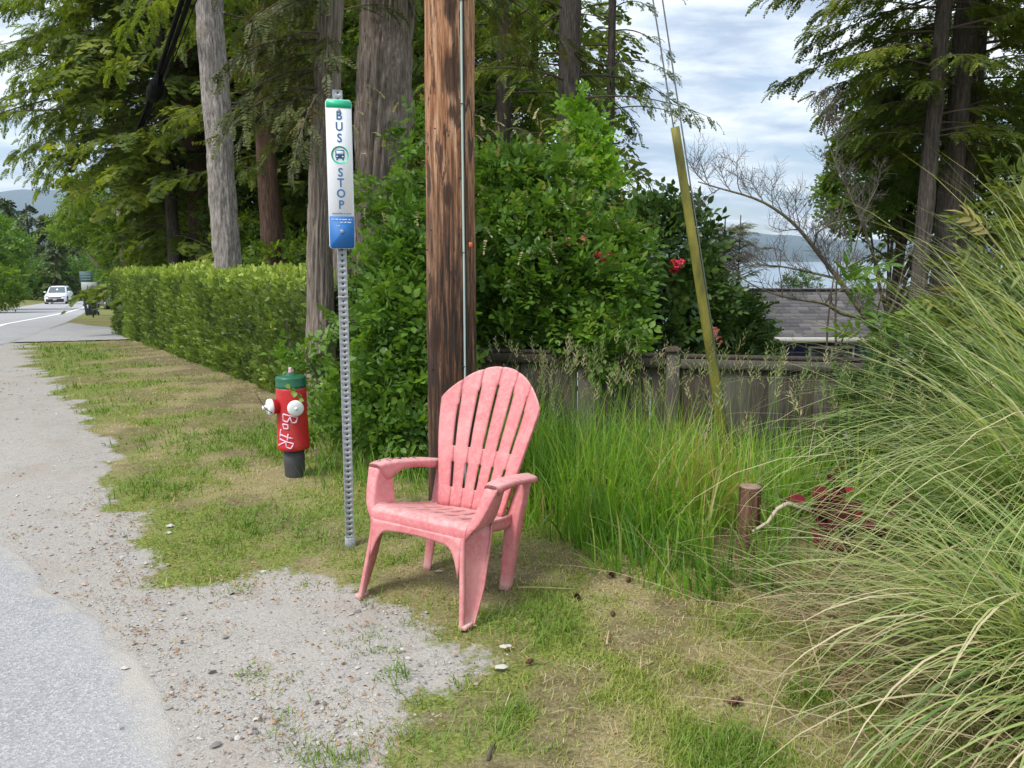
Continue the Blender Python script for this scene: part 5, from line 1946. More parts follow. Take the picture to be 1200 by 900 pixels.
# line of conifers beyond the bend
lbf = ['olive', 'tallest olive', 'pale']
fc = [(5, 110, 232, .0), (30, 120, 238, 0), (52, 118, 250, 0), (72, 105, 246, 0), (84, 130, 224, 0), (103, 135, 232, 0), (118, 125, 240, 0), (18, 95, 262, 0), (-12, 100, 225, 0), (62, 92, 270, 0), (95, 100, 268, 0), (135, 115, 235, 0), (160, 120, 225, 0)]
names_ = ['leftmost in view of the far firs over the road bend', 'second far fir from the left picture edge over the road bend', 'far fir above the rear of the white car', 'far fir directly right above the white car roof', 'pointed tall far fir rising into the sky gap, left one of two', 'pointed tall far fir rising into the sky gap, right one of two',
          'far fir just left of the distant utility pole', 'shorter far fir low over the bright roadside bush', 'far fir half out of the picture at its left edge', 'short far fir before the two pointed ones', 'short far fir between the pointed ones and the dark maple', 'far fir half hidden behind the dark maple, left one', 'far fir half hidden behind the dark maple, right one']
for (px, D, py, _), lb in zip(fc, names_):
    tp = at(px, py, D)
    hh = tp[2] - H1(tp[0], D)
    conifer('fir_tree', lb, tp[0], D, .5, tp[2], H1(tp[0], D) + 1.0, lambda h, hh=hh: hh * .26 * (1.02 - h) + .25, 120, hh * .085, Mfarconifer, Mbark_dark, dens=2.2 / (hh * .085) * .5, templ=FRF, seg=8, rings=12, group='far firs beyond the road bend', droop=.35, start=.1, cat='conifer')

# thin larch-like tree beyond the fence, and a treetop over the roof
conifer('young_larch', 'thin airy young conifer with two stems left of the grey roof', xof(848, 22), 22, .09, float(at(848, 255, 22)[2]), float(at(848, 330, 22)[2]), lambda h: 1.0 - .55 * h, 110, .26, leafmat('larch_needles', [(0, (.09, .11, .05)), (1, (.24, .25, .12))], .3), Mbark_dark, dens=5, droop=.1, updir=.5, seg=8, rings=20, amp=.004)
conifer('young_larch', 'thin airy young conifer, right one of two left of the grey roof', xof(866, 22.5), 22.5, .08, float(at(863, 252, 22.5)[2]), float(at(863, 330, 22.5)[2]), lambda h: .8 - .5 * h, 90, .26, bpy.data.materials['larch_needles'], Mbark_dark, dens=5, droop=.1, updir=.5, seg=8, rings=20, amp=.004)
broadleaf('small_tree', 'small leafy treetop showing above the roof ridge against the water', (xof(940, 27), 27), None, [B(940, 326, 27, .5, .22), B(934, 333, 27, .55, .2), B(948, 332, 27, .4, .18)], 160, .26, Mrhodo, .12, jitter=1)

# ------------------------------------------------------------------ shrubs at right, behind the ornamental grass
Mlaurel = leafmat('laurel_leaves', [(0, (.06, .10, .02)), (.5, (.14, .19, .04)), (.9, (.24, .28, .07)), (1, (.33, .27, .10))], .35, .4)
LF = [shoot_t(9, .62, .26, 48, s_, curve=.1, tipup=.1) for s_ in (21, 22)]
shrub('laurel_shrub', 'glossy long-leaved shrub rising behind the ornamental grass at the right edge', [B(1175, 300, 6.4, .32, .5), B(1195, 250, 6.4, .25, .35), B(1165, 380, 6.2, .42, .35), B(1225, 330, 6.2, .5, .7), B(1200, 450, 6.0, .5, .5), B(1120, 400, 6.4, .30, .18)],
      520, LF, .22, Mlaurel, (3.9, 6.4), nstem=10, jitter=.6)
shrub('laurel_shrub', 'light green long-leaved sprigs beside the bare tree trunk in front of the roof', [B(1012, 325, 6.6, .20, .14), B(1050, 385, 6.4, .28, .12), B(1075, 395, 6.5, .28, .12), B(985, 312, 6.8, .10, .08)],
      60, LF, .20, Mbush, (3.2, 6.7), nstem=6, jitter=.7, inner=.2)
shrub('conifer_shrub', 'dark green ferny cypress shrub in front of the fence at the right', [B(1030, 480, 5.9, .36, .36), B(1080, 450, 5.9, .45, .32), B(1090, 510, 5.7, .6, .45), B(1010, 540, 5.7, .30, .25), B(1150, 500, 5.5, .6, .5)],
      1300, FR, .20, Mrhodo, (3.0, 5.7), nstem=4)

# bare twiggy tree -------------------------------------------------
btD = 8.6
bt0 = at(1035, 440, btD)
bt = empty('bare_tree', tuple(at(1050, 480, btD)), 'leafless grey tree spreading fine twigs against the sky left of the fir trio', 'tree')
bo = np.array(bt.location)


def limb(pxs, dep, r0, r1, n=30):
    P_ = np.array([at(x, y, d_) for (x, y), d_ in zip(pxs, dep)])
    L_ = np.concatenate([[0], np.cumsum(np.linalg.norm(np.diff(P_, axis=0), axis=1))])
    s_ = np.linspace(0, L_[-1], n)
    P2_ = np.stack([np.interp(s_, L_, P_[:, k]) for k in range(3)], -1)
    for _ in range(2):
        P2_[1:-1] = (P2_[:-2] + P2_[1:-1] * 2 + P2_[2:]) / 4
    return P2_, np.linspace(r0, r1, n)


main = [([(1050, 480), (1043, 430), (1030, 393), (1010, 366), (983, 327), (953, 290), (937, 267), (913, 247), (887, 232), (847, 222), (818, 213)], [8.6] * 11, .045, .006),
        ([(1010, 372), (985, 368), (967, 355), (945, 352), (927, 350), (900, 342), (887, 337), (850, 314)], [8.6, 8.5, 8.4, 8.4, 8.3, 8.3, 8.2, 8.2], .022, .004),
        ([(1021, 293), (1010, 260), (997, 230), (983, 200), (967, 160), (958, 130)], [8.4, 8.4, 8.4, 8.5, 8.5, 8.5], .014, .003),
        ([(1035, 330), (1021, 293)], [8.6, 8.4], .018, .014),
        ([(983, 327), (945, 318), (915, 312), (880, 310), (845, 318)], [8.6, 8.7, 8.8, 8.8, 8.9], .016, .003),
        ([(953, 290), (958, 272), (975, 262), (1000, 256)], [8.6, 8.5, 8.5, 8.4], .013, .004),
        ([(967, 355), (975, 345), (990, 338), (1003, 332)], [8.4, 8.3, 8.3, 8.3], .010, .003),
        ([(917, 350), (915, 325), (910, 300)], [8.3, 8.3, 8.3], .008, .003),
        ([(983, 327), (1000, 300), (1012, 250), (1030, 215)], [8.6, 8.8, 8.9, 9.0], .010, .003),
        ([(1030, 393), (1050, 350), (1062, 300)], [8.6, 8.7, 8.8], .014, .003)]
bparts, tparts = [], []
for pxs, dep, r0, r1 in main:
    P_, r_ = limb(pxs, dep, r0, r1)
    bparts.append(tube(P_ - bo, r_, 8, True))


def twig(p, d, l, r, lev, out):
    n_ = 5
    pts = [p]
    dd = d.copy()
    for k in range(n_):
        dd = unit(dd + rng.normal(size=3) * .16 + np.array((0, 0, .09)))
        pts.append(pts[-1] + dd * l / n_)
    out.append(tube(np.array(pts) - bo, np.linspace(r, r * .45, n_ + 1), 4, False))
    if lev > 0:
        for k in range(1, n_ + 1):
            for sgn in (-1, 1):
                if rng.random() < .72:
                    ax = unit(np.cross(dd, (0, -1, .2)))
                    nd = unit(dd * .75 + ax * sgn * rng.uniform(.4, .9) + np.array((0, rng.normal() * .3, .1)))
                    twig(pts[k], nd, l * rng.uniform(.45, .7), r * .55, lev - 1, out)


for mi, cnt, upw, l_ in ((0, 26, 1.0, .40), (1, 9, .6, .28), (2, 9, .6, .32), (4, 8, .6, .28), (5, 4, .8, .25), (8, 5, .8, .26), (9, 3, .7, .26), (7, 4, .8, .2), (6, 3, .8, .2)):
    P_, r_ = limb(*main[mi])
    for q in np.linspace(.22 if mi in (0, 1) else .1, 1, cnt):
        j = min(28, int(q * 29))
        tg = unit(P_[j + 1] - P_[j])
        d = unit(tg * .7 + np.array((rng.normal() * .25, rng.normal() * .35, upw * rng.uniform(.5, 1.1) * (1 if rng.random() < .85 else -.6))))
        twig(P_[j], d, l_ * rng.uniform(.6, 1.25) * (1.15 - .4 * q), .0062, 2 if mi in (0, 2, 4, 8) else 1, tparts)
mk('trunk', *bparts[0], Mbark_mossy, bt, smooth=True)
for b_ in bparts[1:]:
    mk('limb', *b_, Mbark_mossy, bt, smooth=True)
mk('twig', *joinm(tparts), Mtwig, bt, kind='stuff')

# ------------------------------------------------------------------ grasses
# lawn
N = 300000
yy = np.exp(rng.uniform(math.log(1.85), math.log(24), N))
xx = yy * rng.uniform(-.80, .85, N)
Pq = np.c_[xx, yy]
sgq = sdf(Pq, GRAVEL) + (fbm(Pq * 3.1, 4, 3) - .5) * .42 * np.clip(Pq[:, 1] / 4, .6, 2.2) + (fbm(Pq * 11, 3, 9) - .5) * .12
ldq = lawn_density(Pq)
# thin tufts inside the gravel too
tuft = np.zeros(N)
for (x, y, r_) in ((-.62, 3.05, .14), (-.55, 2.92, .12), (-.95, 2.75, .16), (-.82, 2.45, .12), (-.55, 2.3, .18), (-.45, 2.75, .10), (-1.35, 3.6, .22), (-1.0, 3.62, .12), (-.66, 2.6, .1)):
    tuft = np.maximum(tuft, sstep(r_ * 1.2, r_ * .2, np.hypot(xx - x, yy - y)) * .55)
pr_keep = np.where(sgq < 0, (.40 + .60 * ldq) * sstep(.06, -.60, sgq + (fbm(Pq * 7, 3, 19) - .5) * .5), tuft * (fbm(Pq * 9, 2, 12) > .45))
e_ = (yy > 18.6) & (xx < -6)
fz_ = np.zeros(N)
for k in range(len(FENCE) - 1):
    pass
keep = (rng.random(N) < pr_keep) & (sdf(Pq, roadpoly) < -.02) & ~(e_ & (sdf(Pq, DRIVE) > -.1))
Pq, ldk, sgk = Pq[keep], ldq[keep], sgq[keep]
n_ = len(Pq)
ys_ = Pq[:, 1]
hg = (.012 + .024 * rng.random(n_) ** 1.5) * (.55 + .8 * ldk) * (1 + .05 * ys_)
lush = sstep(.52, .66, fbm(Pq * 2.0, 3, 101))
for (x, y, r_) in ((.08, 3.18, .30), (-.02, 3.28, .2), (.95, 2.75, .45), (.75, 2.25, .3), (1.0, 3.05, .3), (-1.0, 4.15, .18), (-1.2, 4.3, .14), (-1.5, 4.5, .2), (-.55, 3.35, .12), (-.2, 3.0, .12)):
    lush = np.maximum(lush, sstep(r_ * 1.2, r_ * .4, np.hypot(Pq[:, 0] - x, Pq[:, 1] - y)))
hg = hg * (1 + 1.1 * lush)
rt = np.c_[Pq, H(Pq[:, 0], Pq[:, 1]) - .004 + ((fbm(Pq * 1.3, 3, 21) - .5) * .05 + (fbm(Pq * 9, 3, 22) - .5) * .016)]
V_, F_, iv, al = blades(rt, rng.uniform(0, 6.28, n_), hg, rng.uniform(.1, .9, n_), rng.uniform(.1, 1.1, n_), .0016 + .0011 * ys_ * rng.uniform(.6, 1.2, n_), seg=2)
dry = np.clip(.42 * (1 - ldk) + .25 * rng.random(n_) + (fbm(Pq * 1.1, 3, 131) - .5) * .9 + .21 - .35 * lush, 0, 1)
Mlawn = leafmat('lawn_blades', [(0, (.12, .22, .025)), (.30, (.18, .28, .035)), (.52, (.27, .32, .06)), (.72, (.42, .37, .15)), (1, (.52, .43, .26))], .3, .55)
mk('lawn', V_, F_, Mlawn, attrs={'vary': dry[iv], 'along': al}, label='short patchy lawn grass, half dry, of the roadside verge', cat='grass', kind='stuff')

# dead straw and clippings lying flat
N = 6500
yy = np.exp(rng.uniform(math.log(1.9), math.log(9), N))
xx = yy * rng.uniform(-.5, .6, N)
Pq = np.c_[xx, yy]
keep = (sdf(Pq, GRAVEL) < .1) & (rng.random(N) < .25 + .75 * (1 - lawn_density(Pq)))
Pq = Pq[keep]
n_ = len(Pq)
rt = np.c_[Pq, H(Pq[:, 0], Pq[:, 1]) + rng.uniform(.003, .02, n_)]
V_, F_, iv, al = blades(rt, rng.uniform(0, 6.28, n_), rng.uniform(.02, .10, n_), rng.uniform(1.35, 1.6, n_), rng.uniform(-.2, .2, n_), rng.uniform(.0015, .004, n_), seg=2)
Mstraw = leafmat('dead_straw', [(0, (.13, .085, .045)), (.5, (.34, .26, .15)), (1, (.55, .46, .31))], .15, .7)
mk('straw_litter', V_, F_, Mstraw, attrs={'vary': rng.random(n_)[iv]}, label='dry straw and clippings strewn over the bare patches of the verge', cat='plant litter', kind='stuff')
# brown leaf crumbs at the gravel edge
N = 16000
xx, yy = rng.uniform(-2.9, .9, N), rng.uniform(2.0, 5.2, N)
Pq = np.c_[xx, yy]
sd_ = sdf(Pq, GRAVEL)
pk = np.exp(-(sd_ / .16) ** 2) * (fbm(Pq * 5, 3, 17) > .5) + .9 * (fbm(Pq * 4.2, 3, 19) > .60) * (sd_ > 0) + .22 * (sd_ < 0)
for (x, y, r_) in ((-.95, 2.75, .2), (-.82, 2.45, .2), (-.55, 2.3, .25), (-1.2, 3.55, .3)):
    pk = np.maximum(pk, .9 * sstep(r_ * 1.2, r_ * .2, np.hypot(xx - x, yy - y)))
keep = (rng.random(N) < pk) & (sdf(Pq, roadpoly) < 0)
Pq = Pq[keep]
n_ = len(Pq)
V_, F_, iv = scatter(leaf_s(.5, .2), np.c_[Pq, H(Pq[:, 0], Pq[:, 1]) + .008], frames(np.c_[rng.normal(size=(n_, 2)), rng.normal(size=n_) * .3], unit(rng.normal(size=(n_, 3)) * .5 + np.array((0, 0, 1.)))), rng.uniform(.006, .020, n_))
mk('leaf_crumbs', V_, F_, leafmat('brown_crumbs', [(0, (.14, .07, .03)), (.5, (.30, .17, .085)), (.8, (.42, .25, .10)), (1, (.36, .33, .12))], .1, .8), attrs={'vary': rng.random(n_)[iv]}, label='orange-brown leaf crumbs drifted along the edge of the gravel', cat='plant litter', kind='stuff')


# tall meadow grass
def front_y(x):
    return np.interp(x, [-.6, -.1, .12, .30, .5, .8, 1.1, 1.6, 2.4, 4], [5.6, 4.75, 4.35, 3.98, 3.68, 3.55, 3.45, 3.35, 3.1, 2.9])


N = 17500
xx, yy = rng.uniform(-.5, 3.4, N), 3.2 + 3.5 * rng.random(N) ** 1.15
dfr = yy - front_y(xx) + (fbm(np.c_[xx, yy] * 3.5, 3, 71) - .5) * .55
pxs_ = 600 + 905 * xx / yy
keep = (dfr > 0) & ~((np.abs(pxs_ - 878) < 30) & (yy < 4.3) & (yy > 3.70)) & ~((pxs_ > 940) & (pxs_ < 1075) & (yy < 4.7) & (yy > 3.62)) & (yy < 6.75 - .18 * xx) & (rng.random(N) < .35 + 1.1 * fbm(np.c_[xx, yy] * 4.2, 3, 72) * sstep(0, .15, dfr)) & ~((xx > 2.2) & (yy > 5))
xx, yy, dfr = xx[keep], yy[keep], dfr[keep]
n_ = len(xx)
th_ = np.clip(.30 + .62 * sstep(.0, 1.1, dfr), 0, .98) * (1 - .30 * sstep(1.1, 1.9, xx)) * (.72 + .5 * fbm(np.c_[xx, yy] * 2.2, 3, 73))
ln_ = th_ * rng.uniform(.45, 1.12, n_)
rt = np.c_[xx, yy, H(xx, yy) - .02]
caz = fbm(np.c_[xx, yy] * 1.3, 2, 75) * 9
az_ = caz + rng.normal(size=n_) * 1.6
V_, F_, iv, al = blades(rt, az_, ln_, np.abs(rng.normal(size=n_)) * .17, rng.uniform(.1, 1.0, n_) ** 1.6 * 1.9, np.where(rng.random(n_) < .25, rng.uniform(.011, .017, n_), rng.uniform(.006, .011, n_)), seg=5)
Mmeadow = leafmat('meadow_blades', [(0, (.07, .17, .03)), (.45, (.15, .32, .04)), (.75, (.27, .45, .05)), (.93, (.40, .46, .09)), (1, (.48, .40, .20))], .5, .45)
mv = np.clip(.42 + .5 * (rng.random(n_) < .06) + (fbm(np.c_[xx, yy] * 1.7, 3, 77) - .5) * 1.3 + rng.normal(size=n_) * .18 + .18 * sstep(.7, 1.3, xx) * sstep(2, 1.2, xx), 0, 1)
mk('tall_grass', V_, F_, Mmeadow, attrs={'vary': mv[iv], 'along': al}, label='tall lush green meadow grass between the chair and the fence', cat='grass', kind='stuff')
# flowering stems with seed heads
n_ = 260
xx = 2.3 * rng.random(n_) ** 1.3
yy = front_y(xx) + .35 + rng.random(n_) * (6.2 - front_y(xx) - .3)
ln_ = rng.uniform(.85, 1.22, n_) * (.8 + .25 * sstep(.0, 1.0, yy - front_y(xx)))
rt = np.c_[xx, yy, H(xx, yy)]
az_, le_, cu_ = rng.uniform(0, 6.28, n_), np.abs(rng.normal(size=n_)) * .10, rng.uniform(.05, .5, n_)
V_, F_, iv, al = blades(rt, az_, ln_, le_, cu_, np.full(n_, .0028), seg=5)
tips = V_.reshape(n_, -1, 3)[:, -1]
prev = V_.reshape(n_, -1, 3)[:, -2]
td = unit(tips - prev)
hd_t = []
for k in range(9):
    a_ = k * 2.4
    s0_ = -.75 + .09 * k
    d_ = np.array([[math.cos(a_) * .55, .9, math.sin(a_) * .55]])
    V1, F1, _ = scatter(leaf_s(.22, .05), np.array([(0, s0_, 0)]), frames(d_), np.array([.30 * (1 - .05 * k)]))
    hd_t.append((V1, F1))
hd_t = joinm(hd_t)
V2, F2, iv2 = scatter(hd_t, tips, frames(unit(td + rng.normal(size=td.shape) * .15)), rng.uniform(.12, .20, n_))
Mseed = leafmat('grass_seed_heads', [(0, (.12, .17, .06)), (.6, (.24, .26, .12)), (1, (.40, .34, .22))], .3, .7)
root = mk('tall_grass', V_, F_, Mmeadow, attrs={'vary': np.full(len(V_), .55), 'along': al}, label='thin flowering stems with feathery seed heads above the tall grass', cat='grass', kind='stuff')
mk('seed_head', V2, F2, Mseed, root, attrs={'vary': rng.random(n_)[iv2]}, kind='stuff')
# rough grass under the shrub and round the hydrant
N = 5200
xx, yy = rng.uniform(-2.3, .1, N), rng.uniform(4.6, 7.6, N)
dd_ = np.minimum.reduce([np.hypot(xx + .9, yy - 5.7) / .75, np.hypot(xx + .25, yy - 5.4) / .7, np.hypot(xx + 1.6, yy - 6.6) / .7, np.hypot(xx + .5, yy - 6.5) / .9])
keep = rng.random(N) < sstep(1.1, .4, dd_)
xx, yy = xx[keep], yy[keep]
n_ = len(xx)
V_, F_, iv, al = blades(np.c_[xx, yy, H(xx, yy) - .01], rng.uniform(0, 6.28, n_), rng.uniform(.08, .34, n_), np.abs(rng.normal(size=n_)) * .25, rng.uniform(.2, 1.3, n_), rng.uniform(.004, .008, n_), seg=4)
mk('rough_grass', V_, F_, Mmeadow, attrs={'vary': rng.random(n_)[iv] * .8, 'along': al}, label='ankle-high rough grass under the leafy shrub behind the sign post', cat='grass', kind='stuff')

# ornamental grass clumps ------------------------------------------
Morn = leafmat('ornamental_grass_blades', [(0, (.12, .22, .075)), (.4, (.28, .41, .14)), (.65, (.45, .55, .21)), (.82, (.60, .58, .34)), (1, (.70, .60, .43))], .45, .42,
               tipcol=((.56, .50, .32), .65, .45))


def clump(label, x, y, n, r0, lmin, lmax, azc, azs, lean, curl, wd=.0075, seed=0, power=1.3, base_z=None, dens_dry=.0):
    root = empty('ornamental_grass', (x, y, H1(x, y)), label, 'ornamental grass', 'ornamental grass clumps')
    a = rng.uniform(0, 6.28, n)
    rr = r0 * rng.random(n) ** .5
    bx, by = x + rr * np.cos(a), y + rr * np.sin(a)
    az_ = azc + rng.normal(size=n) * azs
    rt = np.c_[bx - x, by - y, H(bx, by) - H1(x, y) - .03]
    V_, F_, iv, al = blades(rt, az_, rng.uniform(lmin, lmax, n), np.abs(rng.normal(size=n)) * lean[1] + lean[0], rng.uniform(curl[0], curl[1], n), wd * rng.uniform(.45, 1.15, n), seg=10, power=power)
    v = np.clip(.40 + rng.normal(size=n) * .22 + (rng.random(n) < .18 + dens_dry) * .45, 0, 1)
    mk('blade', V_, F_, Morn, root, attrs={'vary': v[iv], 'along': al}, kind='stuff')
    return root


clump('huge ornamental grass clump with arching pale blades filling the right edge', 2.80, 3.40, 1050, .36, 1.0, 2.25, R(186), .8, (.15, .28), (.8, 2.5), wd=.0125)
clump('ornamental grass clump low in the bottom right corner, its blades sweeping over the lawn', 2.05, 2.40, 760, .28, .7, 1.5, R(170), .85, (.25, .35), (.8, 2.2), wd=.0135, dens_dry=.10)
clump('ornamental grass clump farther back before the glossy shrub, upright blades', 3.35, 4.0, 560, .34, 1.4, 2.7, R(175), 1.0, (.08, .20), (.5, 1.9), wd=.012)
# dead thatch under the clumps
n_ = 1500
xx, yy = rng.normal(1.9, .35, n_), rng.normal(2.9, .5, n_)
V_, F_, iv, al = blades(np.c_[xx, yy, H(xx, yy) + rng.uniform(.0, .16, n_)], R(180) + rng.normal(size=n_) * .8, rng.uniform(.25, .8, n_), rng.uniform(1.0, 1.5, n_), rng.uniform(0, .5, n_), rng.uniform(.003, .007, n_), seg=4)
mk('grass_thatch', V_, F_, Mstraw, attrs={'vary': rng.random(n_)[iv]}, label='mat of dead straw-coloured blades under the ornamental grass', cat='plant litter', kind='stuff')

# ------------------------------------------------------------------ cut post, stick, wine-red plant
sx_, sy_ = float(at(878, 600, 3.9)[0]), 3.9
stz = H1(sx_, sy_)
stump = empty('cut_post', (sx_, sy_, stz), 'short sawn-off reddish brown timber post in the tall grass', 'post', rz=R(8))
Mpost = bark_mat('red_brown_timber', (.050, .024, .016), (.12, .06, .042), (.21, .12, .09), (5, 5, .5), 8)
zt = float(at(878, 570, 3.9)[2]) - stz
V_, F_, _ = trunk_mesh([(0, 0, -.1), (0, 0, zt)], [.062, .058], 48, 90, .005, 2, 5, 5)
mk('shaft', V_, F_, Mpost, stump, smooth=True)
mk('sawn_top', *xf(lathe([(.056, 0), (.056, .004), (.03, .007), (.002, .006)], 32), None, (0, 0, zt - .001)), simple('sawn_wood', (.25, .17, .13), .9, var=.3, scale=40), stump)
stick = [at(882, 623, 3.75), at(900, 612, 3.75), at(910, 597, 3.78), at(922, 590, 3.8), at(940, 596, 3.85), at(956, 600, 3.9), at(975, 606, 3.95)]
st0 = np.array(stick[0])
so_ = empty('dead_branch', tuple(st0), 'bleached crooked dead branch lying in the grass beside the sawn-off post', 'branch')
P_ = np.array(stick) - st0
mk('stem', *tube(P_, [.008, .009, .011, .012, .010, .009, .007], 8), simple('bleached_wood', (.42, .36, .28), .8, var=.3), so_, smooth=True)
for k, d_ in ((3, (-.06, 0, .07)), (3, (.02, 0, .08)), (2, (-.07, -.02, .03))):
    mk('side_twig', *tube([P_[k], P_[k] + np.array(d_) * .6, P_[k] + np.array(d_)], [.005, .004, .002], 5), Mbranch, so_)
Mwine = leafmat('wine_red_leaves', [(0, (.05, .010, .014)), (.6, (.11, .018, .025)), (1, (.26, .025, .04))], .1, .75, spec=.1)
rp_ = empty('wine_red_plant', tuple(at(985, 640, 4.15)), 'low plant with round wine-red leaves half hidden by the ornamental grass', 'plant')
ro = np.array(rp_.location)
round_leaf = (np.array([(0, 0, 0)] + [(.5 * math.sin(a) * (1 + .06 * math.cos(3 * a)), .5 - .5 * math.cos(a), .05 * math.cos(2 * a)) for a in np.linspace(.25, 6.03, 13)]), [np.array([(0, k, k + 1) for k in range(1, 13)])])
for cx_, cy_, r_, n_ in ((965, 598, .10, 6), (985, 600, .11, 8), (980, 622, .10, 8), (1005, 632, .09, 6), (975, 645, .10, 7), (1047, 602, .08, 5), (990, 585, .07, 5), (988, 561, .035, 4), (1000, 655, .08, 6)):
    c0 = at(cx_, cy_, 3.75) - ro
    p_ = c0 + rng.normal(size=(n_, 3)) * (.055, .06, .04)
    V_, F_, iv = scatter(round_leaf, p_, frames(rng.normal(size=(n_, 3)), unit(np.array((0, -1.2, .6)) + rng.normal(size=(n_, 3)) * .5)), r_ * .9 * rng.uniform(.7, 1.2, n_))
    mk('leaf_cluster', V_, F_, Mwine, rp_, kind='stuff', attrs={'vary': np.clip(rng.random(n_) * .8 + (.5 if cy_ == 561 else 0), 0, 1)[iv]})
for k in range(6):
    e_ = at(rng.uniform(960, 1010), rng.uniform(585, 630), 4.05) - ro
    mk('stem', *tube([(0, 0, -.35), e_ * .5 + (0, 0, -.15), e_], [.007, .006, .004], 6), Mpost, rp_)
# vine shoots over the hydrant
vn = empty('vine', tuple(at(330, 455, 5.3)), 'thin shoot with small leaves trailing across the hydrant', 'vine')
vo = np.array(vn.location)
for pts in ([(335, 450, 5.25), (345, 458, 5.25), (356, 468, 5.25), (364, 480, 5.28), (375, 488, 5.35)], [(298, 458, 5.1), (304, 468, 5.1), (311, 479, 5.12), (319, 484, 5.2)]):
    pw = np.array([at(*q) for q in pts]) - vo
    mk('stem', *tube(pw, .003, 5), Mbranch, vn)
    n_ = 9 if pts[0][0] > 300 else 0
    for k in range(n_):
        q = rng.random() * (len(pw) - 1)
        p_ = pw[int(q)] + (pw[int(q) + 1] - pw[int(q)]) * (q % 1)
        V_, F_, iv = scatter(leaf_t(.7), p_[None], frames(rng.normal(size=(1, 3)) + (0, 0, -.3), np.array([[0, -1., .5]])), np.array([.045]))
        mk('leaf', V_, F_, Mbush, vn, attrs={'vary': np.full(len(V_), rng.uniform(.4, 1))})

# pine cones, pale chips, sticks on the verge ------------------------
Mcone = simple('cone_brown', (.085, .035, .022), .9, var=.4, scale=60)
scale_t = (np.array([(-.4, 0, 0), (.4, 0, 0), (.3, .8, .15), (0, 1.0, .25), (-.3, .8, .15)]), [np.array([(0, 1, 2, 3, 4)])])


def cone(px, py, s_, label):
    x, y = None, None
    for _ in range(1):
        # the ground is level here
        f = 905.0
        dx, dy = (px - 600) / f, (450 - py) / f
        yy_ = math.cos(PITCH) + dy * math.sin(PITCH)
        zz_ = -math.sin(PITCH) + dy * math.cos(PITCH)
        t_ = -CAM_H / zz_
        x, y = dx * t_, yy_ * t_
    r = empty('fir_cone', (x, y, H1(x, y) + s_ * .3), label, 'fir cone', 'fallen cones', rot=(rng.uniform(1.2, 1.7), rng.uniform(-.4, .4), rng.uniform(0, 6)))
    parts = []
    for k in range(26):
        h_ = k / 26
        a_ = k * 2.4
        rr_ = s_ * .34 * math.sin(.35 + h_ * 2.4)
        d_ = np.array([[math.cos(a_), math.sin(a_), .35 + h_ * 1.3]])
        V1, F1, _ = scatter(scale_t, np.array([(math.cos(a_) * rr_ * .4, math.sin(a_) * rr_ * .4, h_ * s_ - s_ / 2)]), frames(d_), np.array([rr_ * .9 + s_ * .06]))
        parts.append((V1, F1))
    o_ = mk('scales', *joinm(parts), Mcone, r)
    mk('core', *lathe([(.002, -s_ / 2), (s_ * .16, -s_ * .3), (s_ * .2, 0), (s_ * .1, s_ * .35), (.002, s_ / 2)], 8), Mcone, r)


for px, py, s_, lb in ((860, 826, .05, 'reddish brown fir cone on the bare soil near the bottom of the picture'), (676, 702, .045, 'dark fir cone nearest the chair at the foot of the tall grass'), (717, 676, .045, 'leftmost dark cone of the pair by the tall grass edge'),
                       (736, 682, .04, 'rightmost dark cone of the pair by the tall grass edge'), (963, 688, .04, 'red-brown cone under the tips of the ornamental grass'), (718, 722, .035, 'small cone lying on straw right of the chair'), (620, 778, .035, 'small brown cone on the lawn in front of the chair')):
    cone(px, py, s_, lb)
Mchip = simple('pale_stone', (.44, .42, .38), .9, var=.2)


def gnd(px, py):
    f = 905.0
    dx, dy = (px - 600) / f, (450 - py) / f
    yy_ = math.cos(PITCH) + dy * math.sin(PITCH)
    zz_ = -math.sin(PITCH) + dy * math.cos(PITCH)
    t_ = -CAM_H / zz_
    return dx * t_, yy_ * t_


for k, (px, py, s_, lb) in enumerate(((515, 671, .022, 'small white stone on the soil between the chair legs'), (590, 760, .02, 'left one of two white pebbles on the soil in front of the chair'), (596, 759, .018, 'right one of two white pebbles on the soil in front of the chair'),
                                      (146, 785, .018, 'pale pebble on the gravel beside the road edge'), (200, 618, .03, 'flat whitish stone on the lawn edge left of the hydrant'), (198, 626, .024, 'round whitish stone just below the flat one on the lawn edge'), (588, 784, .03, 'grey flat stone on the lawn just below the chair'))):
    x, y = gnd(px, py)
    V_ = oc * rng.uniform(.8, 1.2, oc.shape) * (s_, s_ * .7, s_ * .6)
    tag = mk('pebble', V_, of, Mchip, label=lb, cat='pebble', group='pale stones on the verge', loc=(x, y, H1(x, y) + .010))
for (pa, pb, r_, lb) in (((607, 693), (672, 696), .004, 'long straw-coloured stick by the rear chair leg'), ((711, 760), (714, 744), .005, 'short pale stick lying on the lawn right of the chair'), ((572, 898), (580, 880), .006, 'dark bent twig at the bottom edge of the picture')):
    (x1, y1), (x2, y2) = gnd(*pa), gnd(*pb)
    L0 = np.array((x1, y1, H1(x1, y1) + .02))
    L1 = np.array((x2, y2, H1(x2, y2) + .025))
    s_ = np.linspace(0, 1, 7)[:, None]
    pts = (L1 - L0) * s_ + np.sin(s_ * 3.1) * rng.normal(size=3) * .012
    o = mk('stick', *tube(pts, np.linspace(r_, r_ * .5, 7), 6), simple('stick_wood', (.40, .31, .19) if 'dark' not in lb else (.06, .05, .045), .9), label=lb, cat='stick', smooth=True)
    o.location = L0

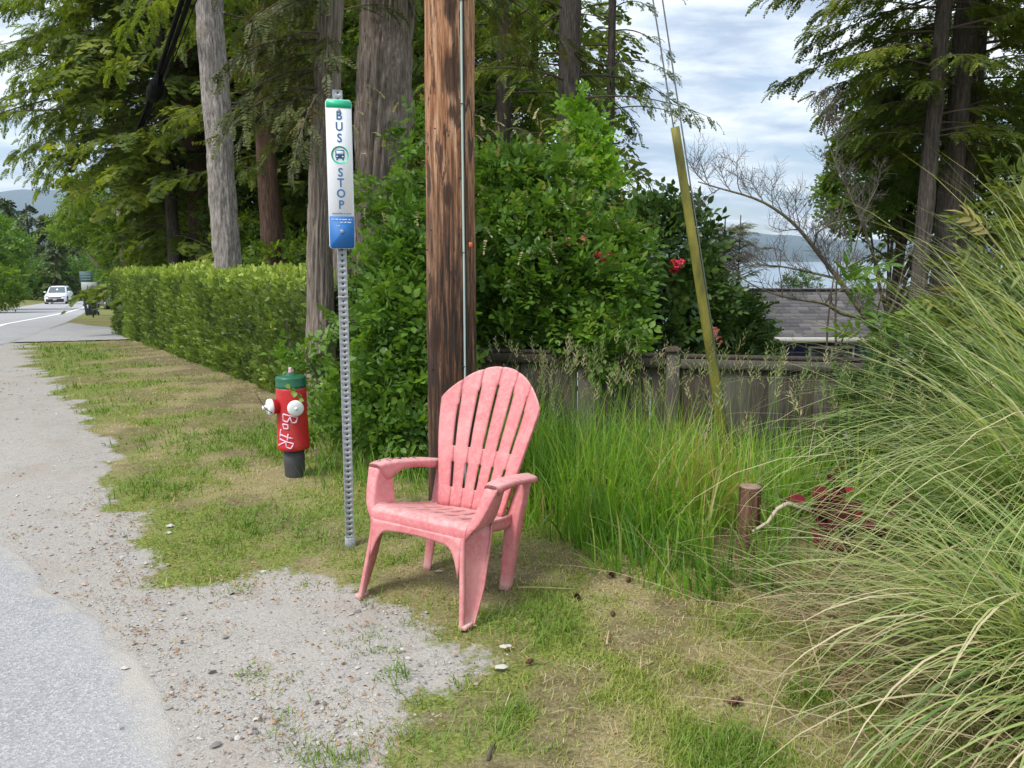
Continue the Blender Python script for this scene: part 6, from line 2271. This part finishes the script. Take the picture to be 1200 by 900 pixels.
# ------------------------------------------------------------------ overhead cables and far pole
fp = at(137, 210, 32)
fpz = H1(fp[0], 32)
fpole = empty('utility_pole', (fp[0], 32, fpz), 'distant pale wooden utility pole beyond the dark maple', 'utility pole')
mk('wooden_shaft', *tube([(0, 0, -.5), (0, 0, float(at(137, 150, 32)[2]) - fpz)], [.15, .12], 14), simple('pale_pole_wood', (.30, .24, .18), .9, var=.2), fpole, smooth=True)
Mcab = simple('cable_black', (.008, .008, .009), .9, spec=.1)
near_p = np.array((PX, PY, 6.75))
far_p = np.array((fp[0], 32, float(at(137, 205, 32)[2])))
cab = empty('overhead_cable', tuple(near_p), 'bundle of black overhead cables running along the road from the top of the utility pole', 'cable')
s_ = np.linspace(0, 1, 60)[:, None]
for k, (ox, oz, r_) in enumerate(((-.08, 0, .036), (.06, -.01, .040), (0, .09, .022), (.24, .05, .012))):
    pts = (far_p - near_p) * s_ + np.array((ox, 0, oz)) * (1 - s_ * .6) + np.array((0, 0, -1.)) * np.sin(s_ * math.pi) * .55
    mk('strand', *tube(pts, r_, 8), Mcab, cab, smooth=True)
th_ = simple('upper_wire', (.05, .05, .05), .6)
pts = (far_p + (.6, 0, .9) - near_p) * s_ + np.array((.15, 0, .35)) * (1 - s_) + np.array((0, 0, -1.)) * np.sin(s_ * math.pi) * .6
mk('strand', *tube(pts, .012, 6), th_, cab, smooth=True)
q = .47
c0 = near_p + (far_p - near_p) * q + np.array((0, 0, -1.)) * math.sin(q * math.pi) * .55
dq = unit(far_p - near_p + np.array((0, 0, -1.)) * math.cos(q * math.pi) * math.pi * .55)
cl_ = empty('cable_splice_case', tuple(c0), 'black splice case with coiled cable clamped on the overhead cables', 'splice case')
prof = [(-.62, .05), (-.6, .13), (-.45, .15), (.0, .15), (.05, .17), (.1, .15), (.45, .15), (.6, .12), (.64, .05)]
mk('body', *tube([dq * a_ - np.array((0.06, 0, .16)) for a_, _ in prof], [b_ for _, b_ in prof], 16), Mcab, cl_, smooth=True)
for k in range(3):
    a_ = np.linspace(0, 2 * math.pi, 25)
    pts = np.array([dq * (math.cos(t_) * (.75 + .05 * k)) + np.array((.02 * k, 0, 1)) * math.sin(t_) * .17 for t_ in a_]) - (0.03 * k, 0, .08)
    mk('coil', *tube(pts, .022, 7, False), Mcab, cl_, smooth=True)

# ------------------------------------------------------------------ bin, notice boards, cars
bx_, by_ = -21.3, 39.2
bin_ = empty('wheelie_bin', (bx_, by_, H1(bx_, by_)), 'black wheeled rubbish bin with a blue lid on the grass island', 'bin', rz=R(20))
Mbin = simple('bin_plastic', (.028, .032, .045), .5, var=.15)
Mlid = simple('bin_lid_blue', (.02, .045, .26), .45, var=.1)


def taper(w0, d0, w1, d1, z0, z1, y0=0, y1=0):
    V_ = [(-w0, -d0 + y0, z0), (w0, -d0 + y0, z0), (w0, d0 + y0, z0), (-w0, d0 + y0, z0), (-w1, -d1 + y1, z1), (w1, -d1 + y1, z1), (w1, d1 + y1, z1), (-w1, d1 + y1, z1)]
    return np.array(V_, float), [np.array([(0, 3, 2, 1), (4, 5, 6, 7), (0, 1, 5, 4), (1, 2, 6, 5), (2, 3, 7, 6), (3, 0, 4, 7)])]


bevel(mk('body', *joinm([taper(.24, .28, .30, .36, .06, .98), taper(.32, .38, .33, .39, .93, .985)]), Mbin, bin_), .012)
lid = mk('lid', *joinm([taper(.33, .40, .33, .40, .99, 1.02), taper(.32, .39, .26, .30, 1.02, 1.09)]), Mlid, bin_)
bevel(lid, .012)
mk('handle', *tube([(-.26, .42, .95), (-.26, .48, .98), (.26, .48, .98), (.26, .42, .95)], .016, 8), Mbin, bin_)
for sgn in (-1, 1):
    mk('wheel', *xf(lathe([(.09, -.03), (.10, -.025), (.10, .025), (.09, .03)], 20), (0, math.pi / 2, 0), (sgn * .27, .30, .10)), Mbin, bin_)
mk('sticker', *bbox(-.13, -.07, -.345, -.335, .40, .58, .002), simple('sticker_white', (.6, .62, .62), .6), bin_)

sb = at(104, 340, 36.9)
sbz = H1(sb[0], 36.9)
board = empty('notice_board', (sb[0], 36.9, sbz), 'roadside post with a teal and white notice board beside the blue-lidded bin', 'sign', rz=R(12))
zB = lambda py: float(at(104, py, 36.9)[2]) - sbz
Mteal = simple('board_teal', (.055, .13, .14), .6, var=.2, scale=8)
Mpale = simple('board_pale', (.36, .40, .38), .6, var=.08)
mk('post', *tube([(.1, 0, -.2), (.1, 0, zB(341))], .035, 10), Mbin, board)
mk('upper_board', *bbox(-.34, .22, -.03, 0, zB(331), zB(318), .008), Mteal, board)
lb_ = mk('lower_board', *bbox(-.30, .38, -.035, -.005, zB(342.5), zB(330.5), .008), Mpale, board)
for k in range(3):     # small pale print on the teal board, too far off to read
    tinyprint(-.28, .14, zB(321.5 + k * 3), .05, Mpale, board, 30 + k, y=-.034, fill=.85)
pt_ = [[(-.02, .30), (-.06, .2), (-.03, .12), (.04, .14), (.04, .22), (0, .22)], [(.09, .13), (.09, .26)], [(.14, .12), (.15, .30), (.2, .31)], [(.12, .24), (.22, .24)], [(.24, .32), (.25, .13), (.3, .13)], [(.2, .2), (.31, .22)]]
zc2 = zB(342.5)
mk('scrawl', *joinm([tube([(x, -.037, z + zc2 + .02) for x, z in p_], .012, 5) for p_ in pt_]), Mbin, lb_)


def loft(secs):
    """secs: list of equal-length closed rings"""
    n_ = len(secs[0])
    V_ = np.concatenate([np.array(s) for s in secs])
    m_ = len(secs)
    i_ = (np.arange(m_ - 1)[:, None] * n_ + np.arange(n_)[None]).ravel()
    j_ = (np.arange(m_ - 1)[:, None] * n_ + (np.arange(n_)[None] + 1) % n_).ravel()
    return V_, [np.stack([i_, j_, j_ + n_, i_ + n_], -1), np.array([list(range(n_))[::-1], list(range((m_ - 1) * n_, m_ * n_))])]


def make_car(label, loc, rz, paint, group=None):
    c_ = empty('parked_car' if 'parked' in label else 'car', loc, label, 'car', group, rz=rz)
    Mtyre = bpy.data.materials.get('tyre') or simple('tyre', (.02, .02, .02), .8)
    Mrim = bpy.data.materials.get('rim') or simple('rim', (.35, .36, .38), .35, metal=.7)
    Mgl = bpy.data.materials.get('car_glass') or simple('car_glass', (.10, .13, .15), .05)
    Mtrimb = bpy.data.materials.get('car_black') or simple('car_black', (.012, .012, .013), .5)
    Mlamp = bpy.data.materials.get('headlamp') or simple('headlamp', (.62, .65, .68), .15)
    # lower body: rings along y (front at -y)
    prof = [(-2.20, .70, .30, .60), (-2.14, .82, .24, .78), (-1.95, .88, .22, .90), (-1.4, .91, .22, 1.00), (-.9, .915, .22, 1.06), (.2, .92, .22, 1.08), (1.2, .92, .22, 1.10), (1.9, .90, .24, 1.08), (2.15, .84, .30, 1.00), (2.22, .74, .40, .85)]
    secs = []
    for y, w_, zb, zt_ in prof:
        secs.append([(-w_ * .9, y, zb), (-w_, y, zb + .12), (-w_ * 1.0, y, (zb + zt_) / 2), (-w_ * .97, y, zt_ - .10), (-w_ * .88, y, zt_), (0, y, zt_ + .02), (w_ * .88, y, zt_), (w_ * .97, y, zt_ - .10), (w_, y, (zb + zt_) / 2), (w_, y, zb + .12), (w_ * .9, y, zb)])
    body = mk('body', *loft(secs), paint, c_, smooth=True)
    cab_ = [(-1.02, .80, 1.05, 1.06), (-.72, .76, 1.04, 1.30), (-.30, .70, 1.04, 1.58), (.3, .69, 1.04, 1.64), (1.2, .68, 1.04, 1.62), (1.75, .70, 1.04, 1.50), (2.08, .78, 1.02, 1.10)]
    secs = []
    for y, w_, zb, zt_ in cab_:
        secs.append([(-.82, y, zb), (-(w_ + .82) / 2, y, (zb + zt_) / 2), (-w_, y, zt_ - .06), (-w_ * .9, y, zt_), (0, y, zt_ + .02), (w_ * .9, y, zt_), (w_, y, zt_ - .06), ((w_ + .82) / 2, y, (zb + zt_) / 2), (.82, y, zb)])
    mk('cabin', *loft(secs), paint, c_, smooth=True)
    mk('windscreen', np.array([(-.70, -1.04, 1.10), (.70, -1.04, 1.10), (.60, -.34, 1.575), (-.60, -.34, 1.575)]), np.array([(0, 1, 2, 3)]), Mgl, c_)
    for sgn in (-1, 1):
        for (ya, yb, ta, tb) in ((-.62, .28, -.28, .28), (.36, 1.2, .36, 1.15), (1.28, 1.75, 1.22, 1.55)):
            xb_, xt_ = sgn * .832, sgn * .735
            mk('side_window', np.array([(xb_, ya, 1.13), (xb_, yb, 1.13), (xt_, tb, 1.52), (xt_, ta, 1.52)]), np.array([(0, 1, 2, 3)]), Mgl, c_)
        mk('wing_mirror', *bbox(sgn * .98 - .10, sgn * .98 + .10, -.86, -.72, 1.06, 1.20, .03), paint, c_)
        hl = mk('headlight', *bbox(sgn * .66 - .17, sgn * .66 + .17, -2.175, -2.02, .74, .86, .03), Mlamp, c_)
        mk('fog_lamp', *bbox(sgn * .66 - .09, sgn * .66 + .09, -2.215, -2.1, .42, .50, .02), Mlamp, c_)
        for y in (-1.36, 1.38):
            wl = mk('wheel', *xf(lathe([(.25, -.11), (.33, -.11), (.345, -.07), (.345, .07), (.33, .11), (.25, .11)], 28), (0, math.pi / 2, 0), (sgn * .82, y, .345)), Mtyre, c_, smooth=True)
            mk('rim', *xf(lathe([(.05, .0), (.24, -.02), (.245, .03)], 18), (0, sgn * math.pi / 2, 0), (sgn * .915, y, .345)), Mrim, wl)
            mk('wheel_arch', *xf(lathe([(.36, -.05), (.43, -.05), (.43, .05), (.36, .05)], 28), (0, math.pi / 2, 0), (sgn * .875, y, .36)), Mtrimb, c_)
    mk('grille', *bbox(-.52, .52, -2.225, -2.08, .62, .72, .01), Mtrimb, c_)
    mk('lower_grille', *bbox(-.72, .72, -2.245, -2.08, .28, .56, .02), Mtrimb, c_)
    mk('number_plate', *bbox(-.15, .15, -2.262, -2.245, .44, .54, .004), simple('plate', (.5, .52, .55), .5), c_)
    for sgn in (-1, 1):
        mk('roof_rail', *tube([(sgn * .62, -.2, 1.64), (sgn * .61, .3, 1.69), (sgn * .6, 1.2, 1.68), (sgn * .6, 1.6, 1.60)], .02, 6), Mtrimb, c_)
    return c_


Mcarw = simple('white_car_paint', (.72, .74, .77), .25, var=.02)
Mcard = simple('dark_car_paint', (.03, .045, .06), .25, var=.05)
cx_, cy_ = -42.6, 73.0
make_car('white hatchback driving towards the camera round the bend', (cx_, cy_, H1(cx_, cy_) + .02), R(21), Mcarw)
cx_, cy_ = -27.0, 52.0
make_car('dark car parked half hidden behind the dark maple, right of the bin', (float(at(134, 350, 54)[0]), 54, H1(-27.8, 54) + .02), R(40), Mcard)

# ------------------------------------------------------------------ haze
hz_m, gg, out = newmat('haze')
pv = gg.n('ShaderNodeVolumePrincipled')
pv.inputs['Color'].default_value = (.62, .82, 1.0, 1)
pv.inputs['Density'].default_value = 1.3e-4
pv.inputs['Anisotropy'].default_value = .2
gg.link(pv.outputs[0], out.inputs['Volume'])
HAZE = True
if HAZE:
    mk('haze', *box(-7600, 9400, -900, 7500, SEA - 8, 1000), hz_m, kind='stuff', label='thin blue haze in the air over the water', cat='haze')
